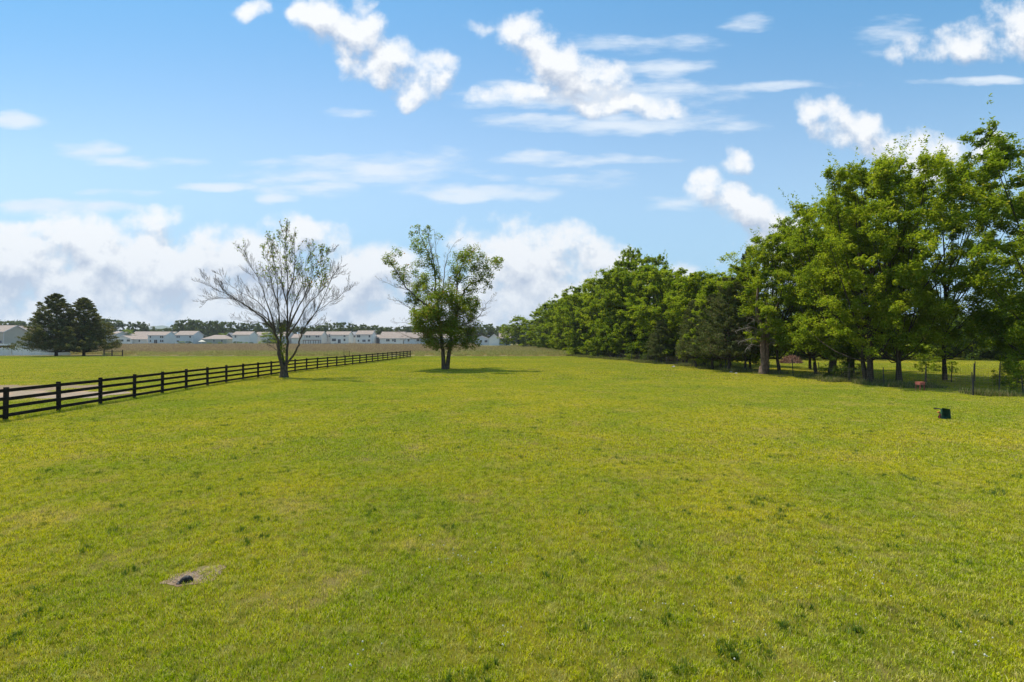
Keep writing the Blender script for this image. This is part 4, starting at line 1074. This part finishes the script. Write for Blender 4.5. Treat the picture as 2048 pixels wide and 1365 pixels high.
for i, p in enumerate(posts):
    q = p-o0; d = (posts[min(i+1, nP-1)]-posts[max(i-1, 0)]); a = math.atan2(d.y, d.x); hh = 1.37+rnd.uniform(-.015, .02)
    m = MB(); m.box((q.x, q.y, hh/2-.05), (.125, .125, hh+.1), 0, Euler((rnd.gauss(0,.008), rnd.gauss(0,.008), a+rnd.uniform(-.05,.05))).to_matrix()); 
    pbm = m.mesh('post'); po_ = obj('post', pbm, M_black, bf)
for i in range(nP-1):
    if i % 2 and i < nP-1: continue
    a_, b_ = posts[i], posts[min(i+2, nP-1)]; mid_ = posts[i+1]
    for z_ in (.22, .56, .90, 1.24):
        m = MB(); zz = z_+rnd.uniform(-.012, .012)
        for u, v in ((a_, mid_), (mid_, b_)):
            if (v-u).length < .1: continue
            d = v-u; an = math.atan2(d.y, d.x); nrm = Vector((-d.y, d.x, 0)).normalized()*-.085   # boards on the lawn side
            c = (u+v)/2-o0+nrm; tl_ = Euler((rnd.uniform(-.03,.03), rnd.gauss(0,.0028), an)).to_matrix(); m.box((c.x, c.y, zz+rnd.gauss(0,.004)), (d.length+.006, .036, .14), 0, tl_)
        m.build('board', M_black, bf)

tiles = [blade_tile('edge_tile', 120+i, .9, 260, .10, .24, .014, M_blade, .6, 9) for i in range(4)]
rge = np.random.default_rng(31); E = []
for s_ in np.arange(0, cum[-1], .55):
    if rge.random() < .75: p = along(float(s_)); E.append((p.x+rge.normal(0, .12), p.y))
scatter('fence_grass', 'longer untrimmed grass along the foot of the black fence', tiles, *sc_pts(np.array(E), rge, .5, 1.0))
tiles = [blade_tile('verge_tile', 140+i, 1.3, 330, .15, .50, .022, M_verge, .6, 10, .4) for i in range(4)]
Zs = rge.uniform(29, 112, 520); E = np.stack([treeline_x(Zs)-1.2+rge.normal(.6, .9, 520)-np.where(Zs < 55, 1.2, 0), Zs], -1)
E = E[(np.sin(E[:,1]*.9)+np.sin(E[:,1]*.37)) > -.5]
scatter('verge_weeds', 'rough weeds and dead stalks at the foot of the treeline fence', tiles, *sc_pts(E, rge, .5, 1.1), cat='weeds')

# ------------------------------------------------------------------ wire fences
def wire_fence(pts, label, hgt=1.2, spacing=2.6, seed=1, hs=None, x_wires=True):
    rnd = random.Random(seed); o_ = Vector(pts[0]); f = empty('wire_fence', tuple(o_)); tag(f, label, 'fence', 'wire fences by the treeline')
    tp = []
    for a_, b_ in zip(pts, pts[1:]):
        a_, b_ = Vector(a_), Vector(b_); n_ = max(1, round((b_-a_).length/spacing)); tp += [a_.lerp(b_, k/n_) for k in range(n_)]
    tp.append(Vector(pts[-1]))
    for i, p in enumerate(tp):
        q = p-o_; hh = (hs[i % len(hs)] if hs else hgt+.35)*rnd.uniform(.94, 1.06); lx, ly = rnd.gauss(0, .06), rnd.gauss(0, .04)
        m = MB(); m.tube([tuple(q+Vector((0,0,-.1))), tuple(q+Vector((lx*.5,ly*.5,hh*.5))), tuple(q+Vector((lx,ly,hh)))], [.035,.033,.030], 6); m.build('post', M_steel, f)
    m = MB()
    for a_, b_ in zip(tp, tp[1:]):
        d = b_-a_; L = d.length; an = math.atan2(d.y, d.x); c = (a_+b_)/2-o_
        for k in range(8): m.box((c.x, c.y, .08+k*hgt/7.5), (L, .006, .006), an)
        nn = int(L/.30)
        for k in range(nn): q = a_.lerp(b_, (k+.5)/nn)-o_; m.box((q.x, q.y, hgt*.5), (.005, .005, hgt*.94), an)
    m.build('wire_mesh', M_wire, f)
    return f
wire_fence([(14.8,107,0),(18.6,88,0),(21.8,66,0),(24.4,52,0),(25.6,45.5,0),(26.8,36,0),(27.3,29.6,0)], 'long wire fence on thin leaning posts along the foot of the treeline', 1.15, 3.2, 2, (1.4,1.55,1.3,1.6))
wire_fence([(27.3,29.6,0),(31.3,30.6,0),(44,33.5,0)], 'tall posted wire fence turning right in the shade at the right edge', 1.3, 2.0, 5, (1.9,1.85,1.5,1.7))
wire_fence([(31.5,38,0),(37,40,0),(60,47,0)], 'farther wire fence crossing the paddock behind the right hand trees', 1.2, 2.9, 9)
# thin posts at the weed edge
for i, px in enumerate((688, 699)):
    m = MB(); Zp = 106; x = gx(px, Zp); o = obj('fence_post', None or (m.tube([(0,0,-.1),(0.01,0,.8),(0,0,(1.55,1.2)[i])], [.06,.055,.05], 7) or m.mesh('fence_post')), M_wood)
    o.location = (x, Zp, 0); tag(o, ('taller thin grey post standing alone at the weed edge above the black fence', 'shorter thin post just right of the taller one at the weed edge')[i], 'post', 'posts at the weed edge')

# ------------------------------------------------------------------ small things
# drain pipe elbow in the bare patch
dp = empty('drain_pipe', (gx(372,6.74), 6.74, -.012)); dp.scale = (.85,.85,.85); tag(dp, 'black corrugated drain pipe end poking out of the bare patch in the lawn', 'pipe')
M_pipe = flat('black_plastic', (.012,.013,.014), .5, 12, .6, .3)
arc = [Vector((-.06,-.035,-.04)), Vector((-.045,-.025,.02)), Vector((-.015,-.008,.058)), Vector((.022,.01,.062)), Vector((.048,.02,.03)), Vector((.055,.03,-.03))]
arc = smooth_path(arc, 6); m = MB(); m.tube([tuple(p) for p in arc], [.048+(.005 if k % 3 == 0 else 0) for k in range(len(arc))], 18); m.build('pipe', M_pipe, dp, True)
m = MB(); m.tube([(-.085,-.055,-.03),(-.055,-.035,.012)], [.058,.055], 18); m.build('collar', M_pipe, dp, True)
rg = np.random.default_rng(2); m = MB()
for i in range(260):
    r_ = rg.uniform(0, 1)**.5; a = rg.uniform(0, 6.28); u, v = r_*.31*math.cos(a), r_*.17*math.sin(a); x = -4.38+u*math.cos(.35)-v*math.sin(.35); y = 6.9+u*math.sin(.35)+v*math.cos(.35); s_ = rg.uniform(.005, .014)
    m.tube([(x,y,.0),(x,y,s_*.6),(x,y,s_)], [s_,s_*.9,s_*.3], 5)
tag(m.build('pebbles', flat('pebble', (.28,.21,.15), .5, 30, .9)), 'loose pale pebbles and straw bits in the bare patch round the pipe', 'pebbles', kind='stuff')

# tipped green spreader
sp = empty('spreader', (gx(1889,20.8), 20.8, 0), R(-78)); sp.scale = (.88, .88, .9); tag(sp, 'small dark green seed spreader tipped on its side in the grass near the right trees', 'spreader')
M_gp = flat('green_plastic', (.008,.055,.03), .4, 6, .5, .4); M_or = flat('orange_plastic', (.55,.16,.03), .15, 5, .5); M_rd = flat('red_plastic', (.38,.05,.03), .15, 5, .5); M_bk = flat('black_rubber', (.015,.015,.015), .3, 8, .6)
def ring(cx, cy, cz, hw, hh, tilt): # rectangle in the y-z plane facing +x, turned towards the camera
    out = []
    for sy, sz in ((-1.0,-1),(1.12,-1.05),(.86,1.08),(-.90,.92)):
        y_ = sy*hw; z_ = sz*hh-.06*sy*hw/.25; out.append((cx+y_*math.sin(tilt), cy+y_*math.cos(tilt), cz+z_+.0*y_))
    return out
m = MB(); tl = 0
r_in = ring(-.13,.02,.29,.10,.10,tl); r_mid = ring(-.04,.0,.27,.20,.17,tl); r_out = ring(.10,-.04,.25,.25,.24,tl)
r_lip = ring(.115,-.045,.25,.27,.26,tl); r_i2 = ring(.10,-.04,.25,.235,.225,tl); r_i1 = ring(-.09,.01,.28,.10,.10,tl)
def band(a_, b_):
    for k in range(4): m.face([a_[k], a_[(k+1)%4], b_[(k+1)%4], b_[k]])
m.face(r_in[::-1]); band(r_in, r_mid); band(r_mid, r_out); band(r_out, r_lip); band(r_lip, r_i2); band(r_i2, r_i1); m.face(r_i1)
m.build('hopper', M_gp, sp)
m = MB(); m.tube([(-.12,0,.42),(-.26,.02,.45),(-.50,.03,.42)], [.022,.024,.034], 8); m.build('handle', M_bk, sp)
m = MB(); m.tube([(-.24,.0,.28),(-.30,.0,.28)], [.045,.04], 10); m.build('knob', M_or, sp)
m = MB(); m.tube([(-.02,-.22,.19),(-.0,-.26,.19)], [.055,.05], 12); m.build('gear_cover', M_rd, sp)
m = MB(); m.tube([(-.04,-.24,.32),(.03,-.26,.14),(.12,-.26,.02),(.15,-.26,-.02)], [.016]*4, 6); m.tube([(-.16,-.04,.24),(-.17,-.1,.1),(-.19,-.12,.0)], [.014]*3, 6); m.build('frame', M_bk, sp)
for s_, (wx, wy, wz) in enumerate([(-.02,-.26,.10),(-.24,.16,.09)]):
    m = MB(); m.tube([(wx,wy-.02,wz),(wx,wy+.02,wz)], [.075,.075], 16); wq = m.build('wheel', M_bk, sp)
    m = MB(); m.tube([(wx,wy-.026,wz),(wx,wy+.026,wz)], [.03,.03], 10); m.build('hub', M_rd, wq)

# faded red stool at the fence
st = empty('stool', (gx(1840,32.6), 32.6, 0), .3); tag(st, 'small faded red stool standing in the shade by the leaning fence posts', 'stool')
M_st = flat('faded_red', (.46,.13,.09), .15, 4, .6)
m = MB(); m.box((0,0,.56), (.46,.34,.05)); m.build('seat', M_st, st)
m = MB()
for sx,sy in ((-1,0),(1,0)): m.box((sx*.21,0,.47), (.03,.30,.13))
m.box((0,-.155,.47), (.42,.03,.13)); m.box((0,.155,.47), (.42,.03,.13)); m.build('apron', M_st, st)
for sx in (-1,1):
    for sy in (-1,1): m = MB(); m.tube([(sx*.20,sy*.13,-.02),(sx*.17,sy*.12,.5)], [.022,.026], 6); m.build('leg', M_st, st)

# brush pile in the paddock
bp = empty('brush_pile', (gx(1581,73), 73, 0)); tag(bp, 'rusty brown brush pile in the paddock behind the forked trunk', 'brush pile')
rnd = random.Random(6); m = MB()
for i in range(420):
    a = rnd.uniform(0, 6.28); r_ = rnd.random()**.6*1.5; x, y = r_*math.cos(a), r_*math.sin(a)*.7; z = max(.05, (1.15*(1-(r_/1.6)**2))*rnd.uniform(.2, 1))
    d = Vector((rnd.gauss(0,1), rnd.gauss(0,1), rnd.gauss(0,.35))).normalized()*rnd.uniform(.3,.8)
    m.tube([(x-d.x,y-d.y,max(.0,z-d.z)), (x,y,z+.05), (x+d.x,y+d.y,max(.02,z+d.z))], [.02,.025,.012], 4, False)
m.build('branches', flat('dead_brush', (.30,.16,.10), .3, 2, .9), bp)
m = MB(); m.tube([(0,0,-.1),(0,0,.5),(0,0,.85)], [1.3,.9,.2], 12); m.build('core', flat('dead_leaves', (.15,.08,.05), .4, 3, .95), bp)
# stones at the foot of the trees
M_stone = flat('field_stone', (.33,.30,.28), .25, 4, .9, .2, .5)
for i, (px, py, s_, lab) in enumerate([(1462,746,.16,'reddish stone left of two at the foot of the tall dark olive cedar'),(1472,748,.13,'pale stone right of two at the foot of the tall dark olive cedar'),(1347,735,.2,'small pale rock in the shade under the treeline')]):
    Z = EYE*1000/(py-682.5); rg = np.random.default_rng(i); m = MB()
    m.tube([(0,0,-.03),(0,0,s_*.3),(.02,0,s_*.7),(0,0,s_*.9)], [s_*1.1,s_*1.2,s_*.8,s_*.2], 9)
    me_ = m.mesh('stone'); 
    for v in me_.vertices: v.co += Vector(rg.normal(0, s_*.07, 3))
    o = obj('stone', me_, M_stone); o.location = (gx(px, Z), Z, 0); tag(o, lab, 'stone', 'stones under the trees')

# haze
hz = MB(); hz.box((-200, 1950, 118), (7000, 4300, 246))
def hz_fn():
    m = bpy.data.materials.new('haze'); m.use_nodes = True; t = m.node_tree; t.nodes.clear()
    out = t.nodes.new('ShaderNodeOutputMaterial'); v = t.nodes.new('ShaderNodeVolumePrincipled')
    v.inputs['Color'].default_value = (.86, .93, 1, 1); v.inputs['Density'].default_value = .00012; v.inputs['Anisotropy'].default_value = .2
    t.links.new(v.outputs[0], out.inputs['Volume']); return m
tag(hz.build('haze', hz_fn()), kind='stuff')
